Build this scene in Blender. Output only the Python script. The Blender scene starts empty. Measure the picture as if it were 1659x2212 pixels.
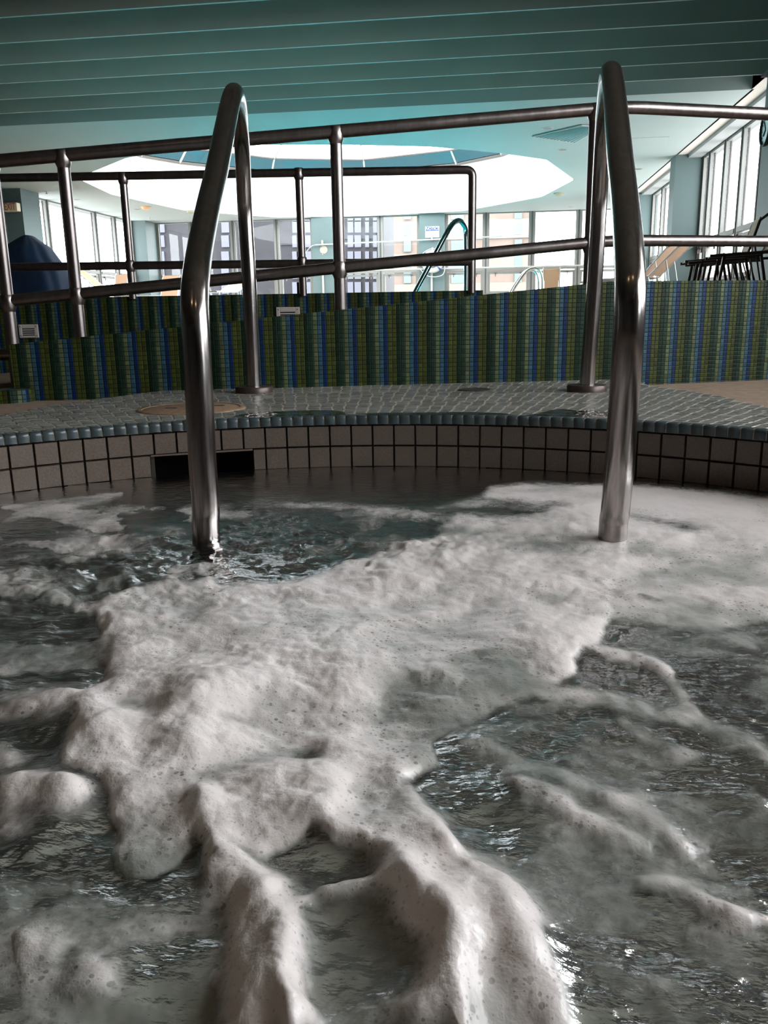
import bpy, math, random
import numpy as np
from mathutils import Vector, Matrix
random.seed(7)
rng = np.random.default_rng(7)
PI = math.pi
S = bpy.context.scene
COL = S.collection
FOC, HC = 1789.0, 0.38            # focal length in pixels, height of the lens over the spa water

# ------------------------------------------------------------------ camera pose
def nrm(v):
    v = np.array(v, float); return v/np.linalg.norm(v)
_dn = nrm([123/FOC, 7434/FOC, 1]); _up = -_dn
_ax = nrm([242/FOC, -433/FOC, 1]); _ax = nrm(_ax-_up*(_ax@_up))
_rt = np.cross(_ax, _up)
if _rt[0] < 0: _rt = -_rt
ROT = np.array([_rt, _ax, _up])
def ray(u, v): return ROT@np.array([(u-829)/FOC, (v-1106)/FOC, 1.0])
def at_z(u, v, z):
    d = ray(u, v); p = d*((z-HC)/d[2]); return (p[0], p[1], z)
def at_y(u, v, y):
    d = ray(u, v); p = d*(y/d[1]); return (p[0], y, HC+p[2])
def at_x(u, v, x):
    d = ray(u, v); p = d*(x/d[0]); return (x, p[1], HC+p[2])
cam_d = bpy.data.cameras.new('camera'); cam = bpy.data.objects.new('camera', cam_d); COL.objects.link(cam)
cam_d.sensor_fit = 'HORIZONTAL'; cam_d.sensor_width = 36; cam_d.lens = FOC/1659*36
cam_d.clip_start = 0.02; cam_d.clip_end = 900
M = Matrix.Identity(4)
for i in range(3):
    M[i][0] = ROT[i][0]; M[i][1] = -ROT[i][1]; M[i][2] = -ROT[i][2]
M[2][3] = HC
cam.matrix_world = M
S.camera = cam
S.view_settings.view_transform = 'Standard'; S.view_settings.look = 'None'
S.view_settings.gamma = 1; S.view_settings.exposure = 0.50
S.view_settings.use_curve_mapping = False

# ------------------------------------------------------------------ materials
def new_mat(name):
    m = bpy.data.materials.new(name); m.use_nodes = True
    nt = m.node_tree; nt.nodes.clear()
    o = nt.nodes.new('ShaderNodeOutputMaterial')
    return m, nt, o
def N(nt, t, **kw):
    n = nt.nodes.new('ShaderNode'+t)
    for k, v in kw.items(): setattr(n, k, v)
    return n
def setin(nt, sock, v):
    if hasattr(v, 'is_output') or isinstance(v, bpy.types.NodeSocket): nt.links.new(v, sock)
    else: sock.default_value = v
def math_(nt, op, a, b=0.0, c=None, clamp=False):
    n = N(nt, 'Math', operation=op); n.use_clamp = clamp
    setin(nt, n.inputs[0], a); setin(nt, n.inputs[1], b)
    if c is not None: setin(nt, n.inputs[2], c)
    return n.outputs[0]
def mixc(nt, f, a, b):
    n = N(nt, 'Mix', data_type='RGBA'); setin(nt, n.inputs[0], f)
    for s, v in ((n.inputs[6], a), (n.inputs[7], b)):
        if isinstance(v, tuple): s.default_value = v if len(v) == 4 else (*v, 1)
        else: nt.links.new(v, s)
    return n.outputs[2]
def maprange(nt, v, a, b, c=0.0, d=1.0, smooth=True):
    n = N(nt, 'MapRange'); n.interpolation_type = 'SMOOTHSTEP' if smooth else 'LINEAR'
    setin(nt, n.inputs[0], v); n.inputs[1].default_value = a; n.inputs[2].default_value = b
    n.inputs[3].default_value = c; n.inputs[4].default_value = d
    return n.outputs[0]
def noise(nt, vec, scale, detail=3, rough=.55):
    n = N(nt, 'TexNoise'); n.inputs['Scale'].default_value = scale; n.inputs['Detail'].default_value = detail
    n.inputs['Roughness'].default_value = rough
    if vec is not None: nt.links.new(vec, n.inputs['Vector'])
    return n.outputs['Fac']
def bump(nt, h, strength=.3, dist=.002, normal=None):
    n = N(nt, 'Bump'); n.inputs['Strength'].default_value = strength; n.inputs['Distance'].default_value = dist
    nt.links.new(h, n.inputs['Height'])
    if normal is not None: nt.links.new(normal, n.inputs['Normal'])
    return n.outputs[0]
def simple(name, col, rough=.5, metal=0.0, spec=.5, nscale=0, namt=.12, bmp=0, bscale=200, coat=0, emit=None, es=0, sheen=0):
    m, nt, o = new_mat(name); p = N(nt, 'BsdfPrincipled')
    c = (*col, 1)
    geo = N(nt, 'NewGeometry')
    if nscale:
        f = noise(nt, geo.outputs['Position'], nscale, 4)
        d = tuple(x*(1-namt) for x in col); l = tuple(min(1, x*(1+namt)) for x in col)
        nt.links.new(mixc(nt, maprange(nt, f, .3, .7), d, l), p.inputs['Base Color'])
    else: p.inputs['Base Color'].default_value = c
    if bmp:
        nt.links.new(bump(nt, noise(nt, geo.outputs['Position'], bscale, 3), bmp, .002), p.inputs['Normal'])
    p.inputs['Roughness'].default_value = rough; p.inputs['Metallic'].default_value = metal
    p.inputs['Specular IOR Level'].default_value = spec
    if coat: p.inputs['Coat Weight'].default_value = coat; p.inputs['Coat Roughness'].default_value = .08
    if sheen: p.inputs['Sheen Weight'].default_value = sheen
    if emit: p.inputs['Emission Color'].default_value = (*emit, 1); p.inputs['Emission Strength'].default_value = es
    nt.links.new(p.outputs[0], o.inputs[0])
    return m

def steel(name, col, rough, streak):
    m, nt, o = new_mat(name); p = N(nt, 'BsdfPrincipled'); geo = N(nt, 'NewGeometry')
    mp = N(nt, 'Mapping'); mp.inputs['Scale'].default_value = (9, 9, 1.2); nt.links.new(geo.outputs['Position'], mp.inputs['Vector'])
    f = noise(nt, mp.outputs[0], 6, 5, .65)
    nt.links.new(maprange(nt, f, .3, .75, rough*(1-streak), rough*(1+streak)), p.inputs['Roughness'])
    d = tuple(x*.8 for x in col)
    nt.links.new(mixc(nt, maprange(nt, f, .35, .7), d, col), p.inputs['Base Color'])
    f2 = noise(nt, geo.outputs['Position'], 900, 2)
    nt.links.new(bump(nt, f2, .03, .0003), p.inputs['Normal'])
    p.inputs['Metallic'].default_value = 1
    nt.links.new(p.outputs[0], o.inputs[0]); return m

def stripe_mosaic(name, period, phase):
    """vertical colour columns seven tiles wide, from the UV map (metres along, metres up)"""
    m, nt, o = new_mat(name); p = N(nt, 'BsdfPrincipled'); uv = N(nt, 'UVMap'); uv.uv_map = 'UVMap'
    sp = N(nt, 'SeparateXYZ'); nt.links.new(uv.outputs[0], sp.inputs[0])
    t = period/7
    wob = noise(nt, uv.outputs[0], 30, 2)
    ux = math_(nt, 'ADD', sp.outputs[0], math_(nt, 'MULTIPLY', math_(nt, 'SUBTRACT', wob, .5), .0022))
    uy = math_(nt, 'ADD', sp.outputs[1], math_(nt, 'MULTIPLY', math_(nt, 'SUBTRACT', wob, .5), -.003))
    x = math_(nt, 'DIVIDE', math_(nt, 'SUBTRACT', ux, phase-t*2.5), t)
    y = math_(nt, 'DIVIDE', uy, t)
    ix = math_(nt, 'FLOOR', x); iy = math_(nt, 'FLOOR', y)
    fx = math_(nt, 'FRACT', x); fy = math_(nt, 'FRACT', y)
    seven = math_(nt, 'FLOORED_MODULO', ix, 7.0)
    k = math_(nt, 'DIVIDE', math_(nt, 'ADD', seven, .5), 7.0)
    cr = N(nt, 'ValToRGB'); cr.color_ramp.interpolation = 'CONSTANT'
    cols = [(.088,.11,.050), (.028,.082,.115), (.003,.021,.075), (.050,.064,.009), (.042,.050,.007), (.0025,.016,.006), (.010,.030,.015)]
    el = cr.color_ramp.elements
    el[0].position = 0; el[0].color = (*cols[0], 1)
    el[1].position = 1/7; el[1].color = (*cols[1], 1)
    for i in range(2, 7):
        e = el.new(i/7); e.color = (*cols[i], 1)
    nt.links.new(k, cr.inputs[0])
    wn = N(nt, 'TexWhiteNoise', noise_dimensions='2D'); cb = N(nt, 'CombineXYZ')
    nt.links.new(ix, cb.inputs[0]); nt.links.new(iy, cb.inputs[1]); nt.links.new(cb.outputs[0], wn.inputs['Vector'])
    hsv = N(nt, 'HueSaturation'); nt.links.new(cr.outputs[0], hsv.inputs['Color'])
    nt.links.new(maprange(nt, wn.outputs['Value'], 0, 1, .72, 1.3, False), hsv.inputs['Value'])
    nt.links.new(maprange(nt, wn.outputs['Value'], 0, 1, .49, .515, False), hsv.inputs['Hue'])
    ex = math_(nt, 'MINIMUM', fx, math_(nt, 'SUBTRACT', 1, fx)); ey = math_(nt, 'MINIMUM', fy, math_(nt, 'SUBTRACT', 1, fy))
    e = math_(nt, 'MINIMUM', ex, ey)
    g = maprange(nt, e, .035, .085)
    nt.links.new(mixc(nt, g, (.009, .011, .008), hsv.outputs[0]), p.inputs['Base Color'])
    nt.links.new(maprange(nt, g, 0, 1, .9, .42, False), p.inputs['Roughness']); p.inputs['Specular IOR Level'].default_value = .22
    tilt = math_(nt, 'MULTIPLY', math_(nt, 'SUBTRACT', fx, .5), math_(nt, 'SUBTRACT', wn.outputs['Value'], .5))
    h = math_(nt, 'ADD', maprange(nt, e, .02, .16), math_(nt, 'MULTIPLY', tilt, .35))
    nt.links.new(bump(nt, h, .7, .0012), p.inputs['Normal'])
    nt.links.new(p.outputs[0], o.inputs[0]); return m

def grid_mosaic(name, size, ca, cb_, grout, rough=.2):
    m, nt, o = new_mat(name); p = N(nt, 'BsdfPrincipled'); uv = N(nt, 'UVMap'); uv.uv_map = 'UVMap'
    sp = N(nt, 'SeparateXYZ'); nt.links.new(uv.outputs[0], sp.inputs[0])
    x = math_(nt, 'DIVIDE', sp.outputs[0], size); y = math_(nt, 'DIVIDE', sp.outputs[1], size)
    fx = math_(nt, 'FRACT', x); fy = math_(nt, 'FRACT', y)
    wn = N(nt, 'TexWhiteNoise', noise_dimensions='2D'); cb = N(nt, 'CombineXYZ')
    nt.links.new(math_(nt, 'FLOOR', x), cb.inputs[0]); nt.links.new(math_(nt, 'FLOOR', y), cb.inputs[1]); nt.links.new(cb.outputs[0], wn.inputs['Vector'])
    e = math_(nt, 'MINIMUM', math_(nt, 'MINIMUM', fx, math_(nt, 'SUBTRACT', 1, fx)), math_(nt, 'MINIMUM', fy, math_(nt, 'SUBTRACT', 1, fy)))
    g = maprange(nt, e, .03, .08)
    nt.links.new(mixc(nt, g, grout, mixc(nt, wn.outputs['Value'], ca, cb_)), p.inputs['Base Color'])
    p.inputs['Roughness'].default_value = rough
    nt.links.new(bump(nt, maprange(nt, e, .02, .14), .6, .0015), p.inputs['Normal'])
    nt.links.new(p.outputs[0], o.inputs[0]); return m

def pane(name, tint, gloss=.06):
    m, nt, o = new_mat(name)
    tr = N(nt, 'BsdfTransparent'); tr.inputs[0].default_value = (*tint, 1)
    gl = N(nt, 'BsdfGlossy'); gl.inputs['Roughness'].default_value = .02
    mx = N(nt, 'MixShader'); mx.inputs[0].default_value = gloss
    nt.links.new(tr.outputs[0], mx.inputs[1]); nt.links.new(gl.outputs[0], mx.inputs[2]); nt.links.new(mx.outputs[0], o.inputs[0])
    return m

MAT = dict(
    rail=steel('brushed_steel', (.27, .235, .225), .34, .15),
    grab=steel('polished_steel', (.40, .36, .345), .20, .18),
    chrome=steel('pool_rail_steel', (.42, .60, .60), .15, .2),
    ladder=steel('ladder_steel', (.75, .70, .66), .3, .1),
    ceil=simple('ceiling_paint', (.26, .285, .265), .75, nscale=.5, namt=.03, bmp=.15, bscale=60),
    fin=simple('ceiling_beam_paint', (.26, .255, .225), .6, nscale=1.5, namt=.04),
    soffit=simple('soffit_paint', (.45, .38, .33), .8),
    teal=simple('teal_paint', (.060, .090, .088), .6, nscale=1, namt=.05),
    wall=simple('wall_paint', (.12, .13, .12), .8, nscale=1, namt=.05),
    dark=simple('dark_wall_paint', (.06, .055, .05), .85, nscale=1, namt=.08),
    winframe=simple('window_frame_paint', (.13, .13, .115), .5),
    winframe_l=simple('window_frame_light', (.28, .27, .25), .5),
    gasket=simple('gasket_black', (.035, .03, .03), .6),
    blind=simple('blind_box_metal', (.22, .22, .21), .5),
    white=simple('white_plastic', (.34, .34, .33), .4),
    vent=simple('vent_plastic', (.56, .50, .46), .45),
    black=simple('black_void', (.008, .008, .008), .7),
    brown=simple('bronze_frame', (.10, .075, .065), .4, metal=.6),
    alu=simple('pale_aluminium', (.42, .42, .42), .35, metal=.7),
    sling=simple('peach_sling', (.26, .155, .092), .8, nscale=400, namt=.15),
    slingd=simple('tan_sling', (.40, .30, .20), .8, nscale=400, namt=.15),
    navy=simple('navy_cloth', (.004, .012, .040), .85, nscale=8, namt=.25, bmp=.3, bscale=40),
    deck=simple('pool_deck_tile', (.30, .25, .20), .6, nscale=3, namt=.1),
    beige=simple('pebble_floor', (.34, .245, .18), .6, nscale=30, namt=.18, bmp=.3, bscale=160),
    tile=simple('beige_wall_tile', (.125, .094, .074), .38, nscale=240, namt=.16, bmp=.15, bscale=400),
    tgrout=simple('dark_grout', (.035, .028, .022), .9),
    cope=simple('blue_grey_coping', (.050, .067, .072), .28, nscale=20, namt=.15),
    mos=simple('blue_grey_mosaic', (.21, .205, .185), .26, nscale=14, namt=.22),
    mos2=simple('pale_mosaic', (.24, .235, .21), .28, nscale=14, namt=.22),
    lgrout=simple('sandy_grout', (.42, .375, .31), .6, nscale=60, namt=.3),
    lid=simple('tan_lid', (.30, .20, .125), .6, nscale=60, namt=.25, bmp=.3, bscale=300),
    under=grid_mosaic('bench_mosaic', .036, (.34, .46, .46), (.46, .60, .58), (.02, .03, .03)),
    basin=simple('basin_plaster', (.16, .22, .21), .7),
    stripe=stripe_mosaic('striped_mosaic', .1078, 2.602),
    stripeb=stripe_mosaic('striped_mosaic_back', .1085, 2.250),
    glass=pane('window_glass', (.97, .98, .98), .03),
    skyglass=pane('skylight_tinted_glass', (.008, .022, .026), .02),
    clear=pane('skylight_clear_glass', (.97, .98, .98), .03),
    pink=simple('skylight_steel', (.085, .068, .06), .5),
    bpurple=simple('slate_cladding', (.0088, .0082, .0112), .8, nscale=.25, namt=.2),
    bpurple2=simple('pale_slate_band', (.016, .0155, .020), .8, nscale=.25, namt=.1),
    bbeige=simple('peach_brick', (.105, .078, .062), .8, nscale=.3, namt=.1),
    bcream=simple('cream_brick', (.12, .105, .085), .8, nscale=.3, namt=.08),
    bwin=simple('pale_window', (.045, .048, .068), .3),
    bwinb=simple('blue_window', (.045, .085, .10), .2),
    street=simple('pale_ground', (.15, .15, .15), .9),
    poolb=simple('pool_plaster', (.06, .62, .70), .8),
    red=simple('exit_red', (.36, .06, .03), .5),
    exitw=simple('exit_housing', (.50, .43, .30), .5),
    blue=simple('sign_blue', (.012, .045, .17), .5),
    ivory=simple('sign_ivory', (.25, .235, .16), .6),
    grey=simple('print_grey', (.25, .25, .28), .7),
    copper=simple('detector_copper', (.55, .28, .14), .5),
    lens=simple('warm_lamp', (.9, .8, .6), .4, emit=(1, .68, .40), es=22),
    clock=simple('clock_face', (.55, .66, .66), .4),
)
# pool water: shallow turquoise under a clear skin
def pool_water():
    m, nt, o = new_mat('pool_water'); geo = N(nt, 'NewGeometry')
    tr = N(nt, 'BsdfTransparent'); tr.inputs[0].default_value = (.72, .97, .97, 1)
    gl = N(nt, 'BsdfGlossy'); gl.inputs['Roughness'].default_value = .03
    fr = N(nt, 'Fresnel'); fr.inputs['IOR'].default_value = 1.33
    b = bump(nt, noise(nt, geo.outputs['Position'], 3, 3), .25, .05)
    nt.links.new(b, gl.inputs['Normal']); nt.links.new(b, fr.inputs['Normal'])
    mx = N(nt, 'MixShader'); nt.links.new(fr.outputs[0], mx.inputs[0]); nt.links.new(tr.outputs[0], mx.inputs[1]); nt.links.new(gl.outputs[0], mx.inputs[2])
    nt.links.new(mx.outputs[0], o.inputs[0]); return m
MAT['poolw'] = pool_water()

# ------------------------------------------------------------------ mesh helpers
class MB:
    def __init__(s): s.v = []; s.f = []; s.uv = None; s.mi = []
    def box(s, a, b):
        x0, y0, z0 = a; x1, y1, z1 = b
        s.hexa([(x0,y0,z0),(x1,y0,z0),(x1,y1,z0),(x0,y1,z0),(x0,y0,z1),(x1,y0,z1),(x1,y1,z1),(x0,y1,z1)])
        return s
    def hexa(s, p, m=0):
        n = len(s.v); s.v += [tuple(q) for q in p]
        for f in ((0,3,2,1),(4,5,6,7),(0,1,5,4),(1,2,6,5),(2,3,7,6),(3,0,4,7)):
            s.f.append(tuple(n+i for i in f)); s.mi.append(m)
        return s
    def quad(s, a, b, c, d, m=0):
        n = len(s.v); s.v += [tuple(a), tuple(b), tuple(c), tuple(d)]; s.f.append((n,n+1,n+2,n+3)); s.mi.append(m); return s
    def slab(s, a, b, th, z0a, z0b, z1a, z1b):
        """upright wall from plan point a to b, th thick to the left, bottoms z0, tops z1"""
        ax, ay = a; bx, by = b; dx, dy = bx-ax, by-ay; L = math.hypot(dx, dy); nx, ny = -dy/L*th, dx/L*th
        return s.hexa([(ax,ay,z0a),(bx,by,z0b),(bx+nx,by+ny,z0b),(ax+nx,ay+ny,z0a),(ax,ay,z1a),(bx,by,z1b),(bx+nx,by+ny,z1b),(ax+nx,ay+ny,z1a)])
    def tube(s, path, r, seg=16, caps=True, m=0):
        P = [Vector(p) for p in path]; n0 = len(s.v); K = len(P)
        T = []
        for i in range(K):
            a = P[max(i-1, 0)]; b = P[min(i+1, K-1)]; T.append((b-a).normalized())
        u = T[0].cross(Vector((0,0,1)));
        if u.length < 1e-3: u = T[0].cross(Vector((1,0,0)))
        u.normalize()
        for i in range(K):
            u = (u-T[i]*u.dot(T[i])).normalized(); w = T[i].cross(u)
            ri = r[i] if isinstance(r, (list, tuple)) else r
            for k in range(seg):
                a = 2*PI*k/seg; s.v.append(tuple(P[i]+u*math.cos(a)*ri+w*math.sin(a)*ri))
        for i in range(K-1):
            for k in range(seg):
                a = n0+i*seg+k; b = n0+i*seg+(k+1) % seg
                s.f.append((a, b, b+seg, a+seg)); s.mi.append(m)
        if caps:
            s.f.append(tuple(n0+k for k in range(seg))[::-1]); s.mi.append(m)
            s.f.append(tuple(n0+(K-1)*seg+k for k in range(seg))); s.mi.append(m)
        return s
    def lathe(s, c, prof, seg=32, axis='z', m=0):
        n0 = len(s.v)
        for r, h in prof:
            for k in range(seg):
                a = 2*PI*k/seg; x, y = r*math.cos(a), r*math.sin(a)
                p = (x, y, h) if axis == 'z' else ((x, h, y) if axis == 'y' else (h, x, y))
                s.v.append((c[0]+p[0], c[1]+p[1], c[2]+p[2]))
        for i in range(len(prof)-1):
            for k in range(seg):
                a = n0+i*seg+k; b = n0+i*seg+(k+1) % seg; s.f.append((a, b, b+seg, a+seg)); s.mi.append(m)
        return s
    def prism(s, poly, z0, z1, m=0):
        n = len(s.v); k = len(poly)
        s.v += [(x, y, z0) for x, y in poly]+[(x, y, z1) for x, y in poly]
        s.f.append(tuple(n+i for i in range(k))[::-1]); s.f.append(tuple(n+k+i for i in range(k))); s.mi += [m, m]
        for i in range(k):
            j = (i+1) % k; s.f.append((n+i, n+j, n+k+j, n+k+i)); s.mi.append(m)
        return s
    def build(s, name, mat, parent=None, smooth=False, bevel=0, uv=None):
        me = bpy.data.meshes.new(name); me.from_pydata(s.v, [], s.f); me.update()
        mats = mat if isinstance(mat, list) else [mat]
        for m_ in mats: me.materials.append(m_)
        if len(mats) > 1: me.polygons.foreach_set('material_index', s.mi)
        if smooth: me.polygons.foreach_set('use_smooth', [True]*len(me.polygons))
        if smooth and hasattr(me, 'set_sharp_from_angle'): me.set_sharp_from_angle(angle=math.radians(45))
        if uv:
            l = me.uv_layers.new(name='UVMap')
            for lp in me.loops: l.data[lp.index].uv = uv[lp.vertex_index]
        o = bpy.data.objects.new(name, me); COL.objects.link(o)
        if parent is not None:
            o.parent = parent
            o.matrix_parent_inverse = Matrix.Translation(-Vector(parent.location)) if parent.type == 'EMPTY' else Matrix.Identity(4)
        if bevel:
            b = o.modifiers.new('bevel', 'BEVEL'); b.width = bevel; b.segments = 2; b.limit_method = 'ANGLE'
        return o
def tag(o, label=None, cat=None, group=None, kind=None):
    if label: o['label'] = label
    if cat: o['category'] = cat
    if group: o['group'] = group
    if kind: o['kind'] = kind
    return o
def thing(name, label, cat, loc, group=None, kind=None):
    o = bpy.data.objects.new(name, None); COL.objects.link(o); o.location = loc; o.empty_display_size = .1
    return tag(o, label, cat, group, kind)
def struct(o, label=None, cat=None): return tag(o, label, cat, kind='structure')
def smooth_path(pts, n=8):
    P = [Vector(p) for p in pts]; out = []
    for i in range(len(P)-1):
        p0 = P[max(i-1, 0)]; p1 = P[i]; p2 = P[i+1]; p3 = P[min(i+2, len(P)-1)]
        for k in range(n):
            t = k/n
            out.append(.5*((2*p1)+(p2-p0)*t+(2*p0-5*p1+4*p2-p3)*t*t+(3*p1-p0-3*p2+p3)*t**3))
    out.append(P[-1]); return out
def fillet(pts, r, n=6):
    P = [Vector(p) for p in pts]; out = [P[0]]
    for i in range(1, len(P)-1):
        a, b, c = P[i-1], P[i], P[i+1]; d1 = (a-b); d2 = (c-b); rr = min(r, d1.length*.45, d2.length*.45)
        s = b+d1.normalized()*rr; e = b+d2.normalized()*rr
        for k in range(n+1):
            t = k/n; out.append((1-t)**2*s+2*t*(1-t)*b+t*t*e)
    out.append(P[-1]); return out
def resample(P, step):
    out = [P[0]]
    for a, b in zip(P[:-1], P[1:]):
        n = max(1, int((b-a).length/step))
        for k in range(1, n+1): out.append(a.lerp(b, k/n))
    return out
def text_part(name, body, size, loc, rot, mat, parent, xs=1.0, shear=0, depth=.002, align='CENTER'):
    cu = bpy.data.curves.new(name, 'FONT'); cu.body = body; cu.size = size; cu.extrude = depth; cu.align_x = align; cu.align_y = 'CENTER'; cu.shear = shear
    cu.offset = size*.012
    tmp = bpy.data.objects.new('tmp', cu); COL.objects.link(tmp)
    dg = bpy.context.evaluated_depsgraph_get(); me = bpy.data.meshes.new_from_object(tmp.evaluated_get(dg))
    bpy.data.objects.remove(tmp)
    me.transform(Matrix.Translation(loc) @ rot.to_4x4() @ Matrix.Diagonal((xs, 1, 1, 1)))
    me.name = name; me.materials.clear(); me.materials.append(mat)
    o = bpy.data.objects.new(name, me); COL.objects.link(o); o.parent = parent
    o.matrix_parent_inverse = Matrix.Translation(-Vector(parent.location)) if parent.type == 'EMPTY' else Matrix.Identity(4)
    return o

# ------------------------------------------------------------------ the spa basin
CX, CY, R = -.197, .825, 1.238
DZ = .130                                            # top of the mosaic deck over the water
FZ = .105                                            # floor beyond the deck
def pol(r, a): return (CX+r*math.cos(a), CY+r*math.sin(a))
WL = [(-2.6,2.42),(-1.65,2.65),(-1.045,2.79),(-.543,2.91),(-.05,3.03),(.471,3.15),(1.007,3.37),(2.5,3.98)]   # front ramp wall in plan
def wall_y(x):
    for (a, b), (c, d) in zip(WL[:-1], WL[1:]):
        if a <= x <= c: return b+(d-b)*(x-a)/(c-a)
    return WL[-1][1]
# grout bed / wall behind the tiles
seg = 180
SKA, SKB = math.atan2(1.778-CY, -.757-CX), math.atan2(1.847-CY, -.549-CX)   # skimmer mouth, from the left jamb to the right
m = MB(); RB = R+.012
for i in range(seg):
    a, b = 2*PI*i/seg, 2*PI*(i+1)/seg
    am = (a+b)/2
    zt, zb = .122, .053
    (x0, y0), (x1, y1) = pol(RB, a), pol(RB, b)
    m.quad((x0,y0,zb),(x1,y1,zb),(x1,y1,zt),(x0,y0,zt))
    if not (SKB-.005 < am < SKA+.005):
        m.quad((x0,y0,-.07),(x1,y1,-.07),(x1,y1,zb),(x0,y0,zb))
wallspa = m.build('wall_spa', MAT['tgrout']); struct(wallspa, 'curved dark-grouted basin wall of the bubbling spa', 'wall')
m = MB()
tw = .0537; n_t = int(2*PI*R/tw); da = 2*PI/n_t
def tile_cell(m, a0, a1, z0, z1, r_in, r_out, bev):
    ga = .0022/R; a0 += ga/2; a1 -= ga/2; z0 += .0011; z1 -= .0011
    ba = bev/R
    o_ = [(*pol(r_out, a0), z0), (*pol(r_out, a1), z0), (*pol(r_out, a1), z1), (*pol(r_out, a0), z1)]
    i_ = [(*pol(r_in, a0+ba), z0+bev), (*pol(r_in, a1-ba), z0+bev), (*pol(r_in, a1-ba), z1-bev), (*pol(r_in, a0+ba), z1-bev)]
    n = len(m.v); m.v += o_+i_
    for f in ((4,5,6,7),(0,1,5,4),(1,2,6,5),(2,3,7,6),(3,0,4,7)): m.f.append(tuple(n+q for q in f)); m.mi.append(0)
for i in range(n_t):
    a0, a1 = i*da, (i+1)*da
    tile_cell(m, a0, a1, .0525, .1055, R, RB, .0015)
    if a1 > SKB and a0 < SKA:                        # cut tiles at the jambs
        if a0 < SKB-.004: tile_cell(m, a0, SKB, -.002, .0525, R, RB, .0015)
        if a1 > SKA+.004: tile_cell(m, SKA, a1, -.002, .0525, R, RB, .0015)
    else: tile_cell(m, a0, a1, -.002, .0525, R, RB, .0015)
    if not (a1 > SKB and a0 < SKA): tile_cell(m, a0, a1, -.056, -.002, R, RB, .0015)
m.build('wall_tiles', MAT['tile'], wallspa)
# skimmer throat
sk = thing('skimmer_opening', 'black rectangular skimmer mouth in the beige tiled spa wall behind the left grab rail', 'skimmer', (*pol(R+.2, (SKA+SKB)/2), 0))
m = MB()
A_, B_ = pol(RB-.002, SKA), pol(RB-.002, SKB); C_, D_ = pol(R+.24, SKB-.01), pol(R+.24, SKA+.01)
zt, zb = .0525, -.07
m.quad((*A_,zt),(*B_,zt),(*C_,zt),(*D_,zt)); m.quad((*A_,zb),(*B_,zb),(*C_,zb),(*D_,zb))
m.quad((*A_,zb),(*D_,zb),(*D_,zt),(*A_,zt)); m.quad((*B_,zb),(*C_,zb),(*C_,zt),(*B_,zt)); m.quad((*C_,zb),(*D_,zb),(*D_,zt),(*C_,zt))
m.build('throat', MAT['black'], sk)
m = MB(); m.hexa([(*pol(R+.001,SKB),.049),(*pol(R+.001,SKA),.049),(*pol(R+.02,SKA),.049),(*pol(R+.02,SKB),.049),(*pol(R+.001,SKB),.053),(*pol(R+.001,SKA),.053),(*pol(R+.02,SKA),.053),(*pol(R+.02,SKB),.053)])
m.build('lintel', MAT['tile'], sk)
# under water: bench, riser, floor
m = MB(); uv = []
def ring(m, r0, z0, r1, z1, uvmul=1):
    for i in range(seg):
        a, b = 2*PI*i/seg, 2*PI*(i+1)/seg
        m.quad((*pol(r0,a),z0),(*pol(r0,b),z0),(*pol(r1,b),z1),(*pol(r1,a),z1))
        L0 = 0; L1 = math.hypot(r1-r0, z1-z0)
        uv.extend([(a*R, L0),(b*R, L0),(b*R, L1),(a*R, L1)])
ring(m, RB+.002, -.068, R-.42, -.072); ring(m, R-.42, -.072, R-.42, -.45); ring(m, R-.42, -.45, 0.01, -.46)
bo = m.build('floor_spa', MAT['under'], uv=uv); struct(bo, 'underwater mosaic bench ringing the spa floor', 'floor')

# coping tiles: rounded nose
m = MB(); pw = .0268; n_c = int(2*PI*R/pw); dc = 2*PI/n_c
prof = [(.0245,.1305),(.008,.1308),(.003,.1296),(.0008,.1268),(0,.122),(0,.1085),(.004,.1068)]
for i in range(n_c):
    g = .0028/R; a0, a1 = i*dc+g/2, (i+1)*dc-g/2; j = random.uniform(-.0006, .0006)
    n = len(m.v); aa = [(a0, .0012), (a0+.0016/R, 0), (a1-.0016/R, 0), (a1, .0012)]
    for a, ins in aa:
        for pr, pz in prof: m.v.append((*pol(R+pr+ins-.004+j, a), pz-ins*.6+j*.5))
    k = len(prof)
    for c in range(3):
        for q in range(k-1): m.f.append((n+c*k+q, n+c*k+q+1, n+(c+1)*k+q+1, n+(c+1)*k+q)); m.mi.append(0)
m.build('spa_coping', MAT['cope'], smooth=True)
cop = bpy.data.objects['spa_coping']; tag(cop, 'row of rounded blue-grey coping tiles edging the spa', 'coping')
m = MB()
for i in range(seg):
    a, b = 2*PI*i/seg, 2*PI*(i+1)/seg
    for (r0, z0), (r1, z1) in (((R-.0015+.001, .107), (R-.0015+.001, .124)), ((R-.0005, .124), (R+.004, .1285)), ((R+.004, .1285), (R+.03, .1292)), ((R-.0005, .107), (R+.013, .107))):
        m.quad((*pol(r0,a),z0),(*pol(r0,b),z0),(*pol(r1,b),z1),(*pol(r1,a),z1))
m.build('grout', MAT['lgrout'], cop)

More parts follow.
